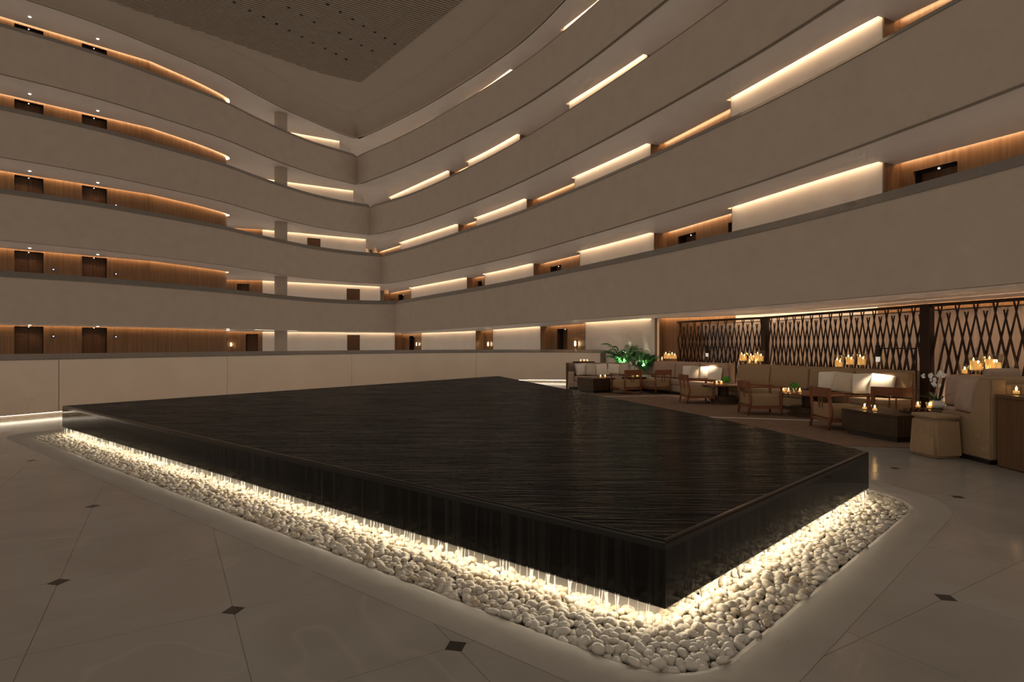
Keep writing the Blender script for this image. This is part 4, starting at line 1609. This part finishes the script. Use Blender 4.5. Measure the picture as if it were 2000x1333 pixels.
def posy(p, z, label, r=0.085, seed=1):
    random.seed(seed)
    e = setp(empty('posy', (p[0], p[1], z)), label, 'plant', 'green posies in glass')
    lathe('vase', [(0.030, 0.0), (0.032, 0.11), (0.028, 0.11), (0.026, 0.008), (0.002, 0.006)], M['glass'], e, 14)
    for i in range(7):
        a = 2 * PI * i / 7
        tube('stem', [(0.012 * math.cos(a), 0.012 * math.sin(a), 0.01), (0.02 * math.cos(a), 0.02 * math.sin(a), 0.13)], 0.003, M['moss'], e, 5)
    v, f = [], []
    for i in range(150):
        d = Vector((random.gauss(0, 1), random.gauss(0, 1), abs(random.gauss(0.2, 1)) - 0.25)).normalized()
        c = Vector((0, 0, 0.135)) + d * r * random.uniform(0.75, 1.05)
        u = d.orthogonal().normalized()
        w = d.cross(u)
        s = 0.016
        o0 = len(v)
        v += [c + u * s, c + w * s + d * 0.006, c - u * s, c - w * s + d * 0.006]
        f.append((o0, o0 + 1, o0 + 2, o0 + 3))
    c = lathe('head', [(0.02, -r * 0.35), (r * 0.8, -r * 0.15), (r * 0.85, r * 0.2), (r * 0.6, r * 0.65), (0.01, r * 0.85)], M['moss'], e, 14, (0, 0, 0.135))
    lf = pyd('leaves', v, f, M['moss'], c)
    lf['kind'] = 'stuff'
    return e


posy(G(1418, 754, RZ), RZ, 'round green posy on the far round table', 0.105, 1)
posy(G(1552, 768, RZ), RZ, 'round green posy on the nearer round table', 0.085, 2)


def orchid(p, z, label, s, nleaf, nfl, seed, pot=True):
    random.seed(seed)
    e = setp(empty('orchid', (p[0], p[1], z)), label, 'plant', 'potted orchids')
    if pot:
        lathe('pot', [(0.05 * s, 0), (0.095 * s, 0.03 * s), (0.115 * s, 0.075 * s), (0.10 * s, 0.125 * s), (0.07 * s, 0.14 * s), (0.06 * s, 0.135 * s), (0.002, 0.13 * s)], M['ceramic'], e, 24)
    else:
        lathe('vase', [(0.03 * s, 0), (0.035 * s, 0.13 * s), (0.03 * s, 0.13 * s), (0.002, 0.12 * s)], M['ceramic'], e, 16)
    for i in range(nleaf):
        a = 2 * PI * i / nleaf + 0.4
        l = 0.26 * s * random.uniform(0.8, 1.15)
        pp = [(0.02 * math.cos(a), 0.02 * math.sin(a), 0.13 * s)] + [(l * u * math.cos(a), l * u * math.sin(a), 0.13 * s + (0.22 * u - 0.10 * u * u) * s * (1.1 if i % 2 else 0.6)) for u in (0.3, 0.6, 0.85, 1.0)]
        v, f = leafstrip(pp, 0.030 * s)
        pyd('leaf', v, f, M['leafdark'], e, smooth=True)
    for k in range(2):
        ba = 0.8 + 2.4 * k
        st = [(0.0, 0.0, 0.13 * s), (0.03 * s * math.cos(ba), 0.03 * s * math.sin(ba), 0.35 * s), (0.09 * s * math.cos(ba), 0.09 * s * math.sin(ba), 0.52 * s), (0.20 * s * math.cos(ba), 0.2 * s * math.sin(ba), 0.55 * s)]
        tube('stem', st, 0.005 * s, M['leafdark'], e, 6)
        for i in range(nfl):
            u = i / max(1, nfl - 1)
            c = Vector(st[1]).lerp(Vector(st[3]), u) + Vector((random.uniform(-0.05, 0.05), random.uniform(-0.05, 0.05), random.uniform(-0.02, 0.06) + 0.10 * math.sin(PI * u))) * s
            v, f = [], []
            for q in range(5):
                a = 2 * PI * q / 5 + random.random()
                d1 = Vector((math.cos(a), -0.35, math.sin(a))) * 0.045 * s
                sd_ = Vector((-math.sin(a), 0.1, math.cos(a))) * 0.020 * s
                o0 = len(v)
                v += [c, c + d1 * 0.6 + sd_, c + d1, c + d1 * 0.6 - sd_]
                f.append((o0, o0 + 1, o0 + 2, o0 + 3))
            pyd('blossom', v, f, M['petal'], e)
    return e


orchid(G(1830, 799, 0.432), 0.432, 'white orchid with strap leaves in a round cream pot', 1.0, 6, 7, 4)
orchid((3.98, 18.72), TZ, 'small slim orchid in a vase on the small block table', 0.8, 4, 4, 6, False)


# ------------------------------------------------------------------ reading lamps
def reading_lamp(p, armv, label, z=1.46, en=48):
    e = setp(empty('reading_lamp', (p[0], p[1], 0)), label, 'lamp', 'pole reading lamps')
    lathe('base', [(0.13, 0), (0.13, 0.02), (0.02, 0.03)], M['black'], e, 20)
    tube('pole', [(0, 0, 0.02), (0, 0, z)], 0.016, M['black'], e, 8)
    tube('arm', [(0, 0, z - 0.03), (armv[0], armv[1], z - 0.03)], 0.012, M['black'], e, 8)
    lathe('shade', [(0.045, z - 0.20), (0.045, z + 0.03), (0.041, z + 0.03), (0.041, z - 0.20)], M['black'], e, 16, (armv[0], armv[1], 0))
    lathe('diffuser', [(0.036, z - 0.30), (0.040, z - 0.19)], M['shade'], e, 14, (armv[0], armv[1], 0))
    l = bpy.data.lights.new('lamp_light', 'SPOT')
    l.energy = en
    l.color = (1.0, 0.86, 0.66)
    l.spot_size = 1.75
    l.spot_blend = 0.55
    l.shadow_soft_size = 0.035
    o = bpy.data.objects.new('lamp_light', l)
    COL.objects.link(o)
    o.location = (armv[0], armv[1], z - 0.32)
    o.parent = e
    return e


pA, hA = (6.34, 16.32), along(S2a, S2b, 2.5, 0.40)
reading_lamp(pA, (hA[0] - pA[0], hA[1] - pA[1]), 'black pole reading lamp over the near end of the corner sofa', 1.46)
pB, hB = along(S3a, S3b, 4.86, 0.12), along(S3a, S3b, 4.30, 0.42)
reading_lamp(pB, (hB[0] - pB[0], hB[1] - pB[1]), 'black pole reading lamp over the near end of the long banquette', 1.46)
